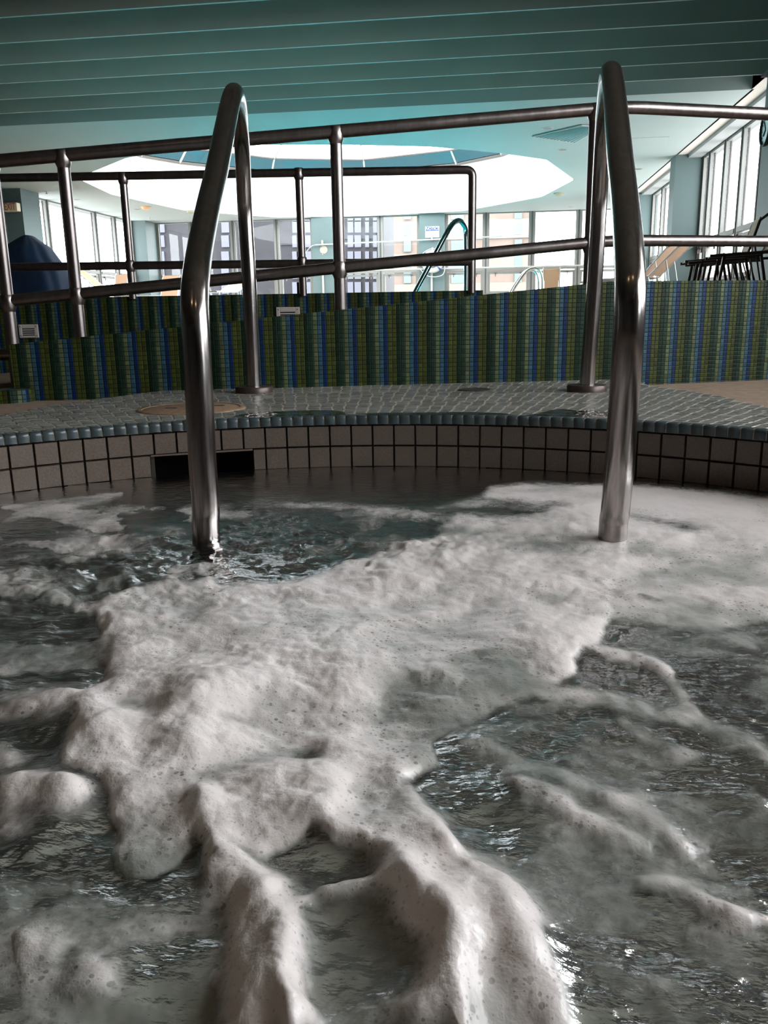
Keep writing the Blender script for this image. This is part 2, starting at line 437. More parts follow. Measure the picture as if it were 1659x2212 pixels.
# mosaic deck: tiles laid in rings, clipped to the outline traced from the ground
out = [at_z(0,897,DZ)[:2], (-1.30,2.30), at_z(180,866,DZ)[:2], at_z(290,851,DZ)[:2], at_z(400,838,DZ)[:2]]
out += [(-.93, wall_y(-.93)-.004), (-.55, wall_y(-.55)-.004), (-.05, wall_y(-.05)-.004), (.50, wall_y(.5)-.004)]
out += [at_z(1400,832,DZ)[:2], at_z(1500,846,DZ)[:2], at_z(1580,862,DZ)[:2], at_z(1659,881,DZ)[:2]]
out += [pol(R+.14, a) for a in (.55,.3,0,-.4,-.8,-1.2,-1.6,-2.0,-2.4,-2.8,-3.14,-3.5)]+[(-1.42,1.7)]
OUT = np.array([(p[0], p[1]) for p in out])
def inside(px, py, poly):
    px = np.asarray(px); py = np.asarray(py); c = np.zeros(px.shape, bool); n = len(poly); j = n-1
    for i in range(n):
        xi, yi = poly[i]; xj, yj = poly[j]
        cond = ((yi > py) != (yj > py)) & (px < (xj-xi)*(py-yi)/(yj-yi+1e-12)+xi)
        c ^= cond; j = i
    return c
m = MB(); ts = .0335; k = 0
LIDC, LIDR = (-.835, 2.215), .147
while R+.0215+k*ts < 2.45:
    r0 = R+.0215+k*ts; r1 = r0+ts; nn = int(2*PI*(R+.0215+(k//9*9+5)*ts)/ts); off = (k//9)*.37+.06*math.sin(k*1.7)
    for i in range(nn):
        a0 = 2*PI*(i+off)/nn; a1 = 2*PI*(i+1+off)/nn; am = (a0+a1)/2; x, y = pol((r0+r1)/2, am)
        if not inside(x, y, OUT): continue
        if math.hypot(x-LIDC[0], y-LIDC[1]) < LIDR+.006: continue
        g = .0022; ra, rb = r0+g*.7, r1-g*.7; ga = g*.7/r0
        jit = random.uniform(-.0003, .0003); tx, ty = random.gauss(0, .005), random.gauss(0, .005)
        n = len(m.v); hh = ts/2
        for (r_, a_, iz) in ((ra,a0+ga,0),(rb,a0+ga,0),(rb,a1-ga,0),(ra,a1-ga,0)): m.v.append((*pol(r_, a_), DZ-.0022))
        b = .0016; gb = b/r0
        for (r_, a_, sx, sy) in ((ra+b,a0+ga+gb,-1,-1),(rb-b,a0+ga+gb,1,-1),(rb-b,a1-ga-gb,1,1),(ra+b,a1-ga-gb,-1,1)):
            m.v.append((*pol(r_, a_), DZ+jit+(tx*sx+ty*sy)*hh))
        mt = 1 if random.random() < .3 else 0
        for f in ((4,7,6,5),(0,4,5,1),(1,5,6,2),(2,6,7,3),(3,7,4,0)): m.f.append(tuple(n+q for q in f)); m.mi.append(mt)
    k += 1
deck = m.build('floor_spa_deck', [MAT['mos'], MAT['mos2']]); struct(deck, 'blue-grey mosaic deck around the spa', 'floor')
# grout slab under them
m = MB(); n0 = 0
pts = [tuple(p) for p in OUT]
def ang(p): return math.atan2(p[1]-CY, p[0]-CX)
pts_s = sorted(pts, key=ang)
dense = []
for i in range(len(pts_s)):
    a = pts_s[i]; b = pts_s[(i+1) % len(pts_s)]
    for q in range(6): dense.append((a[0]+(b[0]-a[0])*q/6, a[1]+(b[1]-a[1])*q/6))
for i in range(len(dense)):
    a = dense[i]; b = dense[(i+1) % len(dense)]; aa, ab = ang(a), ang(b)
    pa, pb = pol(R+.02, aa), pol(R+.02, ab); z = DZ-.0009
    m.quad((*pa,z),(*a,z),(*b,z),(*pb,z)); m.quad((*a,z),(*a,z-.06),(*b,z-.06),(*b,z))
m.build('deck_grout', MAT['lgrout'], deck)

# floor beyond: radial sheet with the basin left open
m = MB(); rr = [R+.03, 1.6, 2.0, 2.6, 3.4, 6, 11]
def fz(x, y): return FZ
for i in range(96):
    a, b = 2*PI*i/96, 2*PI*(i+1)/96
    for r0, r1 in zip(rr[:-1], rr[1:]):
        q = [pol(r0,a), pol(r1,a), pol(r1,b), pol(r0,b)]
        if all(y > wall_y(max(-2.6, min(2.5, x)))+.05 for x, y in q): continue
        m.quad(*[(x, min(y, wall_y(max(-2.6, min(2.5, x)))+.05), FZ) for x, y in q])
struct(m.build('floor', MAT['beige']), 'beige pebbled floor beside the spa deck', 'floor')

# ------------------------------------------------------------------ ramp walls
def wall_top(x): return min(.475, .475+.0885*(x-.40)) if x > -1.66 else .290
RX0 = -1.625
xs = [RX0, -1.335, -1.045, -.79, -.543, -.30, -.05, .20, .40, .471, .74, 1.007, 1.75, 2.5]
TH = .12
def wall_mesh(plan, top, bot, th, s0=0):
    """plan: list of (x, y); top(x) ; uv = metres along and up"""
    m = MB(); uv = []; s = s0
    for (a, b) in zip(plan[:-1], plan[1:]):
        dx, dy = b[0]-a[0], b[1]-a[1]; L = math.hypot(dx, dy); nx, ny = -dy/L*th, dx/L*th
        za, zb = top(a[0]), top(b[0])
        A0, B0, B1, A1 = (*a, bot), (*b, bot), (*b, zb), (*a, za)
        C0, D0, D1, C1 = (a[0]+nx, a[1]+ny, bot), (b[0]+nx, b[1]+ny, bot), (b[0]+nx, b[1]+ny, zb), (a[0]+nx, a[1]+ny, za)
        m.quad(A0, B0, B1, A1); uv += [(s,0),(s+L,0),(s+L,zb-bot),(s,za-bot)]
        m.quad(A1, B1, D1, C1); uv += [(s,za),(s+L,zb),(s+L,zb+th),(s,za+th)]
        m.quad(D0, C0, C1, D1); uv += [(s+L,0),(s,0),(s,za-bot),(s+L,zb-bot)]
        if a is plan[0]: m.quad(C0, A0, A1, C1); uv += [(0,0),(th,0),(th,za-bot),(0,za-bot)]
        if b is plan[-1]: m.quad(B0, D0, D1, B1); uv += [(s+L,0),(s+L+th,0),(s+L+th,zb-bot),(s+L,zb-bot)]
        s += L
    return m, uv
plan = [(x, wall_y(x)) for x in xs]
m, uv = wall_mesh(plan, wall_top, FZ-.01, TH, math.hypot(RX0+2.6, wall_y(RX0)-2.42))
wf = m.build('wall_ramp_front', MAT['stripe'], uv=uv); struct(wf, 'sloping low wall of blue and green striped mosaic in front of the ramp', 'wall')
BP = [(-4.6,3.97),(-3.2,4.1),(-2.56,4.15),(-.067,4.35)]
m, uv = wall_mesh(BP, lambda x: .482, -.02, .14, -math.hypot(1.4,.13))
wb = m.build('wall_ramp_back', MAT['stripeb'], uv=uv, bevel=.012); struct(wb, 'level striped mosaic wall behind the ramp', 'wall')
# low end kerb at the left
m = MB(); kx = -1.60
K0 = (-2.6, 2.33); K1 = (kx+.0, 2.585); K2 = (kx+.035, 2.62); K3 = (kx+.04, 2.70); K4 = (-2.6, 2.52)
uv = []; top, bot = .150, FZ-.02; s = 0
kp = [K0, K1, K2, K3]
for a, b in zip(kp[:-1], kp[1:]):
    L = math.hypot(b[0]-a[0], b[1]-a[1]); m.quad((*a,bot),(*b,bot),(*b,top),(*a,top)); uv += [(s,0),(s+L,0),(s+L,top-bot),(s,top-bot)]; s += L
n = len(m.v); m.v += [(*p, top) for p in (K0,K1,K2,K3,K4)]; m.f.append(tuple(range(n, n+5))); m.mi.append(0); uv += [(p[0]+2.6, p[1]-2.3) for p in (K0,K1,K2,K3,K4)]
kb = m.build('kerb', MAT['stripe'], uv=uv, bevel=.006); tag(kb, 'low striped mosaic kerb at the foot of the ramp under the leftmost post', 'kerb')
# ramp and upper deck
m = MB(); m.hexa([(-2.6,2.55,-.05),(2.4,4.0,-.05),(2.4,5.3,-.05),(-2.6,4.12,-.05),(-2.6,2.55,.10),(2.4,4.0,.42),(2.4,5.3,.42),(-2.6,4.12,.10)])
struct(m.build('floor_ramp', MAT['beige']), 'sloping ramp floor between the two striped walls', 'floor')

# back wall vents
def vent(u0, u1, zc, label):
    t0 = (u0-BP[2][0])/(BP[3][0]-BP[2][0]); t1 = (u1-BP[2][0])/(BP[3][0]-BP[2][0])
    d = Vector((BP[3][0]-BP[2][0], BP[3][1]-BP[2][1], 0)).normalized(); nn = Vector((d.y, -d.x, 0))
    P0 = Vector((BP[2][0], BP[2][1], 0))+d*((u0-BP[2][0])/d.x); w = (u1-u0)/d.x; h = w*.66
    t = thing('wall_vent', label, 'vent', tuple(P0+d*w/2+Vector((0,0,zc))), 'vents in the back striped wall')
    fr = MB()
    def bx(m, a0, a1, z0, z1, d0, d1):
        p = []
        for z in (z0, z1):
            for (a, dd) in ((a0,d1),(a1,d1),(a1,d0),(a0,d0)):
                q = P0+d*a+nn*dd; p.append((q.x, q.y, zc+z))
        m.hexa(p)
    bx(fr, 0, w*.16, -h/2, h/2, 0, .008); bx(fr, w*.80, w, -h/2, h/2, 0, .008); bx(fr, w*.16, w*.80, h*.25, h/2, 0, .008); bx(fr, w*.16, w*.80, -h/2, -h*.33, 0, .008)
    f = fr.build('frame', MAT['vent'], t, bevel=.003)
    b = MB(); bx(b, w*.1, w*.9, -h*.4, h*.4, .0005, .002); b.build('backing', MAT['black'], t)
    for i in range(4):
        z = -h*.26+i*h*.155; s_ = MB(); bx(s_, w*.14, w*.82, z, z+h*.075, .001, .007); s_.build('slat', MAT['vent'], t)
    for (a, z) in ((.09,.34),(.9,.34),(.09,-.34),(.9,-.34)):
        s_ = MB(); bx(s_, w*a-.0025, w*a+.0025, h*z-.0025, h*z+.0025, .008, .0095); s_.build('screw', MAT['brown'], t)
vent(-2.476, -2.372, .316, 'small cream slotted vent at the left end of the back striped wall')
vent(-1.118, -.997, .376, 'small cream slotted vent half hidden behind the sloping wall top in the middle')

# ------------------------------------------------------------------ ramp railings
RT = .0213
def rail_y(x): return wall_y(x)+.06
rg = thing('ramp_railing', 'brushed steel two-bar railing rising along the front striped wall', 'railing', (-.55, rail_y(-.55), .388))
def rz_top(x): return 1.058 if x > .40 else 1.058-.0865*(.40-x)
def rz_mid(x): return .618 if x > .40 else .618-.0875*(.40-x)
for nm, fz_, x0 in (('top_rail', rz_top, -2.35), ('mid_rail', rz_mid, -1.64)):
    pl = [(x, rail_y(x), fz_(x)) for x in (x0, -1.645, -1.045, -.543, -.05, .36, .47, 1.007, 2.2)]
    MB().tube(resample(fillet(pl, .12), .08), RT if nm == 'top_rail' else RT*.94, 20).build(nm, MAT['rail'], rg, smooth=True)
for x, zb in ((-1.645, .148), (-1.422, .31), (-.545, .388), (.33, .469), (1.25, .474)):
    y = rail_y(x)
    po = MB().tube([(x,y,zb-.01),(x,y,rz_top(x))], RT*.97, 20).build('post', MAT['rail'], rg, smooth=True)
    for z in (rz_mid(x), rz_top(x)-.004):
        MB().lathe((x,y,z), [(RT*.97,-.036),(RT*1.05,-.030),(RT*1.22,-.022),(RT*1.22,.010),(RT*1.02,.02)], 20).build('weld', MAT['rail'], po, smooth=True)
MB().tube([(-2.4, rail_y(-2.3)-.02, .245),(-1.645, rail_y(-1.645), .262)], RT*.94, 20).build('lower_bar', MAT['rail'], rg, smooth=True)
bg = thing('ramp_railing', 'level dark steel railing standing on the back striped wall', 'railing', (-.976, 4.34, .48))
def by(x): return 4.35+.0802*(x+.067)-.0+.0
pl = [(-4.5, by(-4.5), 1.070),(-2.5, by(-2.5), 1.070),(-.124, by(-.124), 1.052),(-.124, by(-.124), .47)]
MB().tube(resample(fillet(pl, .035), .08), RT*.95, 20).build('top_rail', MAT['rail'], bg, smooth=True)
MB().tube([(-4.5, by(-4.5), .655),(-.124, by(-.124), .622)], RT*.95, 20).build('mid_rail', MAT['rail'], bg, smooth=True)
for x in (-1.857, -.976, -2.95):
    po = MB().tube([(x, by(x), .47),(x, by(x), 1.064)], RT*.93, 20).build('post', MAT['rail'], bg, smooth=True)
    for z in (.640, 1.060): MB().lathe((x,by(x),z), [(RT*.93,-.036),(RT*1.05,-.03),(RT*1.2,-.022),(RT*1.2,.012),(RT,.02)], 20).build('weld', MAT['rail'], po, smooth=True)

# ------------------------------------------------------------------ spa grab rails
GR = .0235
def grab(px, label, foot):
    pts = [Vector(at_y(u, v, y)) for u, v, y in px]
    p0 = pts[0].copy(); p0.z = -.30; p0.y -= .02
    path = resample(smooth_path([p0]+pts, 8), .012)
    t = thing('grab_rail', label, 'handrail', (foot[0], foot[1], DZ), 'spa grab rails')
    MB().tube(path, GR, 28).build('bent_tube', MAT['grab'], t, smooth=True)
    MB().lathe((foot[0], foot[1], DZ), [(.0,.0),(.062,0),(.062,.015),(.059,.019),(.030,.021),(.0,.021)], 36).build('base_collar', MAT['brown'], t, smooth=True)
    return t
LF = at_y(549, 842, 2.69); RF = at_y(1267, 838, 2.69)
grab([(445,1172,1.322),(444,1100,1.325),(437,1000,1.332),(432,900,1.338),(427,800,1.343),(422,710,1.350),(420,655,1.365),(423,600,1.40),(433,530,1.495),(451,440,1.635),(469,362,1.775),(484,285,1.93),(494,235,2.045),(501,208,2.12),(506,201,2.20),(511,212,2.30),(516,244,2.43),(520,290,2.55),(524,350,2.63),(527,420,2.67),(530,480,2.685),(539,632,2.69),(547,828,2.69),(549,850,2.69)],
     'bent stainless steel grab rail rising from the spa water on the left', LF)
grab([(1322,1172,1.373),(1329,1100,1.365),(1338,1000,1.352),(1345,900,1.345),(1352,800,1.338),(1358,710,1.335),(1360.5,640,1.34),(1360,590,1.36),(1356,514,1.43),(1348,420,1.56),(1340,347,1.66),(1333,270,1.80),(1327,205,1.94),(1323,170,2.03),(1320,157,2.10),(1316,160,2.20),(1311,190,2.33),(1306,240,2.48),(1301,310,2.60),(1296,400,2.66),(1292,473,2.68),(1283,625,2.69),(1270,800,2.69),(1267,845,2.69)],
     'bent stainless steel grab rail rising from the spa foam on the right', RF)

# ------------------------------------------------------------------ deck fittings
t = thing('skimmer_lid', 'round tan skimmer lid with finger slots set in the mosaic deck', 'hatch', (*LIDC, DZ))  # this is the lid of the spa skimmer, flush with the deck
m = MB(); m.lathe((*LIDC, DZ-.004), [(0,.0058),(.128,.0058),(.132,.0045),(.132,.001)], 64); m.build('cover_plate', MAT['lid'], t, smooth=True)
m = MB(); m.lathe((*LIDC, DZ-.004), [(.134,.001),(.134,.006),(.146,.0065),(.1495,.004),(.1495,0)], 64); m.build('rim', MAT['lid'], t, smooth=True)
for dx, dy in ((-.055,-.01),(.06,.055)):
    m = MB(); m.box((LIDC[0]+dx-.016,LIDC[1]+dy-.007,DZ+.001),(LIDC[0]+dx+.016,LIDC[1]+dy+.007,DZ+.0026)); m.build('finger_slot', MAT['black'], t, bevel=.001)
t = thing('deck_drain', 'small dark round drain in the mosaic deck near the striped wall', 'drain', (-.065, 2.74, DZ))
MB().lathe((-.065,2.74,DZ), [(0,.0012),(.045,.0012),(.047,.0006)], 40).build('grate', MAT['brown'], t, smooth=True)
MB().lathe((-.065,2.74,DZ), [(.047,.0003),(.047,.0022),(.053,.0022),(.054,.0003)], 40).build('rim', MAT['tgrout'], t, smooth=True)
def puddle(px, label, seed):
    r_ = random.Random(seed); pts = [at_z(u, v, DZ+.0012) for u, v in px]
    P = [Vector(p) for p in pts]; P.append(P[0]); sm = smooth_path(P, 5)[:-1]
    m = MB(); c = sum(sm, Vector())/len(sm); n = len(m.v); m.v = [tuple(c+Vector((0,0,.0)))]+[(p.x+r_.uniform(-.002,.002), p.y+r_.uniform(-.002,.002), DZ+.0012) for p in sm]
    K = len(sm)
    for i in range(K): m.f.append((0, 1+i, 1+(i+1) % K)); m.mi.append(0)
    mt, nt, o = new_mat('puddle_water'); tr = N(nt, 'BsdfTransparent'); tr.inputs[0].default_value = (.8,.86,.86,1); gl = N(nt, 'BsdfGlossy'); gl.inputs['Roughness'].default_value = .015
    fr = N(nt, 'Fresnel'); fr.inputs['IOR'].default_value = 1.33; mx = N(nt, 'MixShader'); bp = bump(nt, noise(nt, N(nt, 'NewGeometry').outputs['Position'], 26, 3), .8, .012); nt.links.new(bp, gl.inputs['Normal']); nt.links.new(bp, fr.inputs['Normal'])
    nt.links.new(fr.outputs[0], mx.inputs[0]); nt.links.new(tr.outputs[0], mx.inputs[1]); nt.links.new(gl.outputs[0], mx.inputs[2]); nt.links.new(mx.outputs[0], o.inputs[0])
    tag(m.build('puddle', mt), label, 'puddle', 'puddles on the mosaic deck')
puddle([(500,901),(525,894),(580,890),(640,887),(700,886),(735,888),(745,893),(735,897),(640,899),(560,902)], 'bright puddle at the coping right of the left grab rail', 1)
puddle([(1130,898),(1160,893),(1190,886),(1215,883),(1245,887),(1290,887),(1310,893),(1300,901),(1220,900)], 'dark puddle at the coping left of the right grab rail', 2)
puddle([(745,896),(800,892),(900,891),(1000,890),(1075,892),(1100,896),(1000,896),(850,897)], 'thin long puddle along the coping between the two grab rails', 3)

# ------------------------------------------------------------------ the hall
ZC = 2.93; DK = .45
FY, RX, LX = 23.5, 3.5, -9.95
# skylight outline on the ceiling
SKY = [at_z(u, v, ZC)[:2] for u, v in [(166,385),(273,341),(400,322),(560,313),(750,313),(932,317),(1081,331),(1180,345),(1240,388),(1170,425),(1000,456),(800,466),(600,470),(400,455),(240,420)]]
FIN0 = 11.40
# ceiling as a sheet with the skylight cut out: fan between outline and rectangle
def ring_fill(m, poly, x0, x1, y0, y1, z):
    c = Vector((sum(p[0] for p in poly)/len(poly), sum(p[1] for p in poly)/len(poly)))
    def onrect(ax, ay):
        t = 1e9
        if ax > 1e-9: t = min(t, (x1-c.x)/ax)
        if ax < -1e-9: t = min(t, (x0-c.x)/ax)
        if ay > 1e-9: t = min(t, (y1-c.y)/ay)
        if ay < -1e-9: t = min(t, (y0-c.y)/ay)
        return (c.x+ax*t, c.y+ay*t)
    angs = []
    n = len(poly); K = 240
    cor = [math.atan2(y-c.y, x-c.x) for x in (x0, x1) for y in (y0, y1)]
    pa = [math.atan2(p[1]-c.y, p[0]-c.x) for p in poly]
    angs = sorted(set([round(a, 6) for a in cor+pa+[-PI+2*PI*i/K for i in range(K)]]))
    def onpoly(a):
        dx, dy = math.cos(a), math.sin(a)
        best = None
        for i in range(n):
            p, q = poly[i], poly[(i+1) % n]; ex, ey = q[0]-p[0], q[1]-p[1]; den = dx*ey-dy*ex
            if abs(den) < 1e-12: continue
            t = ((p[0]-c.x)*ey-(p[1]-c.y)*ex)/den; s = ((p[0]-c.x)*dy-(p[1]-c.y)*dx)/den
            if t > 0 and -1e-6 <= s <= 1+1e-6: best = t if best is None else max(best, t)
        return (c.x+dx*best, c.y+dy*best)
    I = [onpoly(a) for a in angs]; O = [onrect(math.cos(a), math.sin(a)) for a in angs]
    k = len(angs)
    for i in range(k):
        j = (i+1) % k
        m.quad((*I[i],z),(*O[i],z),(*O[j],z),(*I[j],z))
m = MB(); ring_fill(m, SKY, LX, 3.05, FIN0, FY+.02, ZC)
m.quad((LX,FIN0,ZC),(3.05,FIN0,ZC),(3.05,FIN0,ZC+.45),(LX,FIN0,ZC+.45))
m.quad((LX-.3,-5,ZC+.42),(3.05,-5,ZC+.42),(3.05,FIN0,ZC+.42),(LX-.3,FIN0,ZC+.42))
m.quad((3.02,-5,ZC),(3.02,FIN0,ZC),(3.02,FIN0,ZC+.45),(3.02,-5,ZC+.45))
m.quad((LX-.3,-5,ZC+.9),(RX+.3,-5,ZC+.9),(RX+.3,FIN0+.1,ZC+.9),(LX-.3,FIN0+.1,ZC+.9))
ceil = m.build('ceiling', MAT['ceil']); struct(ceil, 'pale turquoise-lit ceiling of the pool hall', 'ceiling')
m = MB(); m.quad((3.02,-5,ZC),(3.26,-5,ZC),(3.26,FY,ZC),(3.02,FY,ZC)); m.quad((3.02,FIN0-16.4,ZC+.45),(3.02,FIN0,ZC+.45),(3.02,FIN0,ZC),(3.02,FIN0-16.4,ZC)); m.quad((3.26,-5,ZC),(RX+.1,-5,ZC),(RX+.1,FY,ZC),(3.26,FY,ZC))
struct(m.build('trim_1', MAT['soffit']), 'beige soffit strip along the right windows', 'trim')
m = MB(); m.box((3.22,11.0,ZC-.055),(3.44,FY-.3,ZC-.005)); 
struct(m.build('trim_2', MAT['blind']), 'grey blind box over the right windows', 'trim')
# beams across the near ceiling
yb = FIN0-.02
for i in range(22):
    y = FIN0-.012-(i+1)*.645
    if y < -4.5: break
    m = MB(); m.box((LX,y-.014,ZC),(3.02,y+.014,ZC+.42)); o = m.build('trim_%d' % (3+i), MAT['fin'])
    struct(o, 'deep thin ceiling beam crossing over the spa', 'trim')
# skylight well + lantern
wx = Vector((-3.3, 18.6))
RING = [(-8.15,19.5),(-7.6,20.5),(-5.85,22.45),(-3.5,23.2),(-1.03,22.3),(.1,21.25),(1.0,19.4),(1.0,17.2),(0,15.4),(-1.4,14.4),(-3.5,13.9),(-5.9,14.4),(-7.6,16),(-8.3,17.8)]
Z1, Z2 = 3.95, 4.27
sky = thing('window_1', 'big white-lit polygonal skylight well with glazed lantern in the ceiling', 'skylight', (-3.3, 18.6, ZC), kind='structure')
def resamp_poly(poly, K, c):
    n = len(poly); res = []
    for q in range(K):
        a = 2*PI*q/K; dx, dy = math.cos(a), math.sin(a); best = 0
        for i in range(n):
            p, r2 = poly[i], poly[(i+1) % n]; ex, ey = r2[0]-p[0], r2[1]-p[1]; den = dx*ey-dy*ex
            if abs(den) < 1e-12: continue
            t = ((p[0]-c.x)*ey-(p[1]-c.y)*ex)/den; s = ((p[0]-c.x)*dy-(p[1]-c.y)*dx)/den
            if t > 0 and -1e-6 <= s <= 1+1e-6: best = max(best, t)
        res.append((c.x+dx*best, c.y+dy*best))
    return res
KP = 180; LO = resamp_poly(SKY, KP, wx); UP = resamp_poly(RING, KP, wx)
m = MB()
for i in range(KP):
    j = (i+1) % KP; m.quad((*LO[i],ZC),(*LO[j],ZC),(*UP[j],Z1),(*UP[i],Z1))
m.build('well', simple('well_paint', (.93,.93,.91), .7), sky)
def closed_tube(m, pts, r, sg=6): m.tube([(*p, z) for p, z in pts], r, sg, False)
m = MB()
for i in range(len(RING)):
    a, b = RING[i], RING[(i+1) % len(RING)]
    m.tube([(*a,Z1+.02),(*b,Z1+.02)], .045, 6); m.tube([(*(Vector(a)*.94+wx*.06),Z2),(*(Vector(b)*.94+wx*.06),Z2)], .03, 6)
m.build('ring_frame', MAT['pink'], sky)
m = MB(); g = MB(); g2 = MB(); apex = (wx.x, wx.y, Z2+.9)
for i in range(len(RING)):
    a, b = Vector(RING[i]), Vector(RING[(i+1) % len(RING)]); a2, b2 = a*.94+wx*.06, b*.94+wx*.06
    m.tube([(a.x,a.y,Z1),(a2.x,a2.y,Z2)], .03, 6)
    g.quad((a.x,a.y,Z1),(b.x,b.y,Z1),(b2.x,b2.y,Z2),(a2.x,a2.y,Z2))
    if i in (2, 3): m.tube([(a2.x,a2.y,Z2),(a2.x*.8+wx.x*.2,a2.y*.8+wx.y*.2,Z2+.35)], .03, 6)
    n = len(g2.v); g2.v += [(a2.x,a2.y,Z2),(b2.x,b2.y,Z2),apex]; g2.f.append((n,n+1,n+2)); g2.mi.append(0)
m.build('glazing_bars', MAT['white'], sky); g.build('tinted_panes', MAT['skyglass'], sky); g2.build('clear_panes', MAT['clear'], sky)
# roof slab outside so daylight only enters the openings
m = MB(); ring_fill(m, RING, LX-.6, RX+.6, FIN0-.1, FY+.6, Z1-.02)
struct(m.build('ceiling_roof', MAT['wall']), 'roof slab above the hall', 'roof')

# pool hall deck with the pool cut out
PX0, PX1, PY0, PY1 = -4.85, .42, 7.0, 21.5
m = MB()
for x0, x1, y0, y1 in ((LX,PX0,4.45,FY),(PX1,RX+.1,5.0,FY),(PX0,PX1,4.45,PY0),(PX0,PX1,PY1,FY)):
    m.box((x0,y0,DK-.3),(x1,y1,DK))
m.box((.0,4.5,DK-.3),(RX+.1,5.0,DK)); m.box((2.3,3.9,DK-.3),(RX+.1,5.0,DK))
struct(m.build('floor_pool_deck', MAT['deck']), 'raised pool deck beyond the ramp', 'floor')
m = MB(); b0 = DK-1.1
m.quad((PX0,PY0,b0),(PX1,PY0,b0),(PX1,PY1,b0),(PX0,PY1,b0))
for a, b in (((PX0,PY0),(PX1,PY0)),((PX1,PY0),(PX1,PY1)),((PX1,PY1),(PX0,PY1)),((PX0,PY1),(PX0,PY0))):
    m.quad((*a,b0),(*b,b0),(*b,DK-.005),(*a,DK-.005))
struct(m.build('floor_pool_basin', MAT['poolb']), 'turquoise plastered swimming pool basin', 'pool')
m = MB(); m.quad((PX0,PY0,DK-.08),(PX1,PY0,DK-.08),(PX1,PY1,DK-.08),(PX0,PY1,DK-.08))
tag(m.build('pool_water', MAT['poolw']), 'clear turquoise water of the swimming pool', 'water', kind='stuff')

for i, (lx, ly) in enumerate(((-4.5,PY0+.03),(-2.4,PY0+.03),(-.7,PY0+.03))):  # unseen emitters added to throw cyan light up at the ceiling
    t = thing('added_pool_light', 'unseen round underwater light added to tint the ceiling cyan', 'lamp', (lx, ly, DK-.5), 'added underwater lights tinting the ceiling')
    MB().lathe((lx,ly,DK-.5), [(0,.03),(.14,.03),(.15,.0)], 24, 'y').build('lens', simple('added_pool_light_lens', (.8,.8,.8), .4, emit=(.8,1,1), es=120), t)
    MB().lathe((lx,ly,DK-.5), [(.151,.0),(.155,.034),(.18,.03),(.18,0)], 24, 'y').build('rim', MAT['alu'], t)
# walls: dark shell round the spa end
struct(MB().box((LX-.6,-5.4,-1.2),(RX+.6,FY+.3,-.75)).build('floor_slab', MAT['dark']), 'concrete slab under the hall', 'floor')
m = MB(); m.box((LX-.3,2.4,-.12),(-2.5,4.5,.10)); m.box((LX-.3,-5.2,-.12),(-2.5,2.4,.10)); m.box((2.3,-5.2,-.12),(RX+.3,4.0,.10))
m.box((LX-.6,-5.4,-.8),(LX-.3,FY+.3,-.1)); m.box((RX+.2,-5.4,-.8),(RX+.6,FY+.3,-.1)); m.box((LX-.3,FY+.2,-.8),(RX+.3,FY+.3,-.1)); m.box((LX-.3,-5.4,-.8),(RX+.3,-5.2,-.1))
struct(m.build('floor_edge', MAT['dark']), 'floor round the lower end of the ramp', 'floor')
m = MB(); m.box((LX-.3,-5.2,-.1),(RX+.3,-5,ZC+.95)); struct(m.build('wall_near', MAT['dark']), 'dim wall behind the spa', 'wall')
m = MB(); m.box((LX-.3,-5,-.1),(LX,16.6,ZC+.95)); m.box((LX-.3,16.6,-.1),(LX,FY,.80)); m.box((LX-.3,16.6,ZC-.02),(LX,FY,ZC+1.2)); struct(m.build('wall_left', MAT['wall']), 'left wall of the pool hall', 'wall')
m = MB(); m.box((RX+.02,4.8,-.1),(RX+.2,FY+.2,.80)); m.box((RX+.02,4.8,ZC-.02),(RX+.2,FY+.2,ZC+1.2)); m.box((RX+.02,4.8,.8),(RX+.2,10.8,ZC))
struct(m.build('wall_right', MAT['wall']), 'right wall of the pool hall', 'wall')
m = MB(); m.box((LX-.3,FY+.02,-.1),(RX+.3,FY+.25,.84)); m.box((LX-.3,FY+.02,ZC-.01),(RX+.3,FY+.25,ZC+1.2)); struct(m.build('wall_far', MAT['winframe_l']), 'low wall under the far windows', 'wall')

AX = 2.42                                           # unseen alcove added to bring the side window closer, for steeper light falloff
m = MB(); m.box((AX,-5,-.1),(AX+.15,-.1,ZC)); m.box((AX,3.5,-.1),(AX+.15,4.8,ZC)); m.box((AX,-.1,-.1),(AX+.15,3.5,.60)); m.box((AX,-.1,2.78),(AX+.15,3.5,ZC+.45))
m.box((AX,4.7,-.1),(RX+.3,4.82,ZC+.4))
struct(m.build('wall_added_alcove', MAT['wall']), 'unseen alcove wall added to bring side light nearer the spa', 'wall')
# piers
def pier(x0, x1, y0, y1, label, n=[0]):
    n[0] += 1; m = MB(); m.box((x0,y0,DK),(x1,y1,ZC)); o = m.build('wall_pier_%d' % n[0], MAT['teal']); struct(o, label, 'pier'); return o
pier(-5.02, -4.42, FY-.25, FY+.2, 'teal pier on the far wall with the round ivory sign')
pier(-2.07, -1.40, FY-.25, FY+.2, 'teal pier on the far wall with the notice and lifebuoy')
pier(LX-.1, -9.52, 16.6, 17.3, 'teal pier on the left wall with the exit sign')
pier(LX-.1, -9.52, 22.75, FY+.2, 'teal pier in the far left corner')
pier(3.02, RX+.1, 15.76, 16.2, 'teal pier midway along the right windows')
pier(3.02, RX+.1, 20.5, 21.2, 'teal pier near the far right corner')
pier(3.02, RX+.1, 9.0, 10.8, 'teal pier at the right edge carrying the clock')

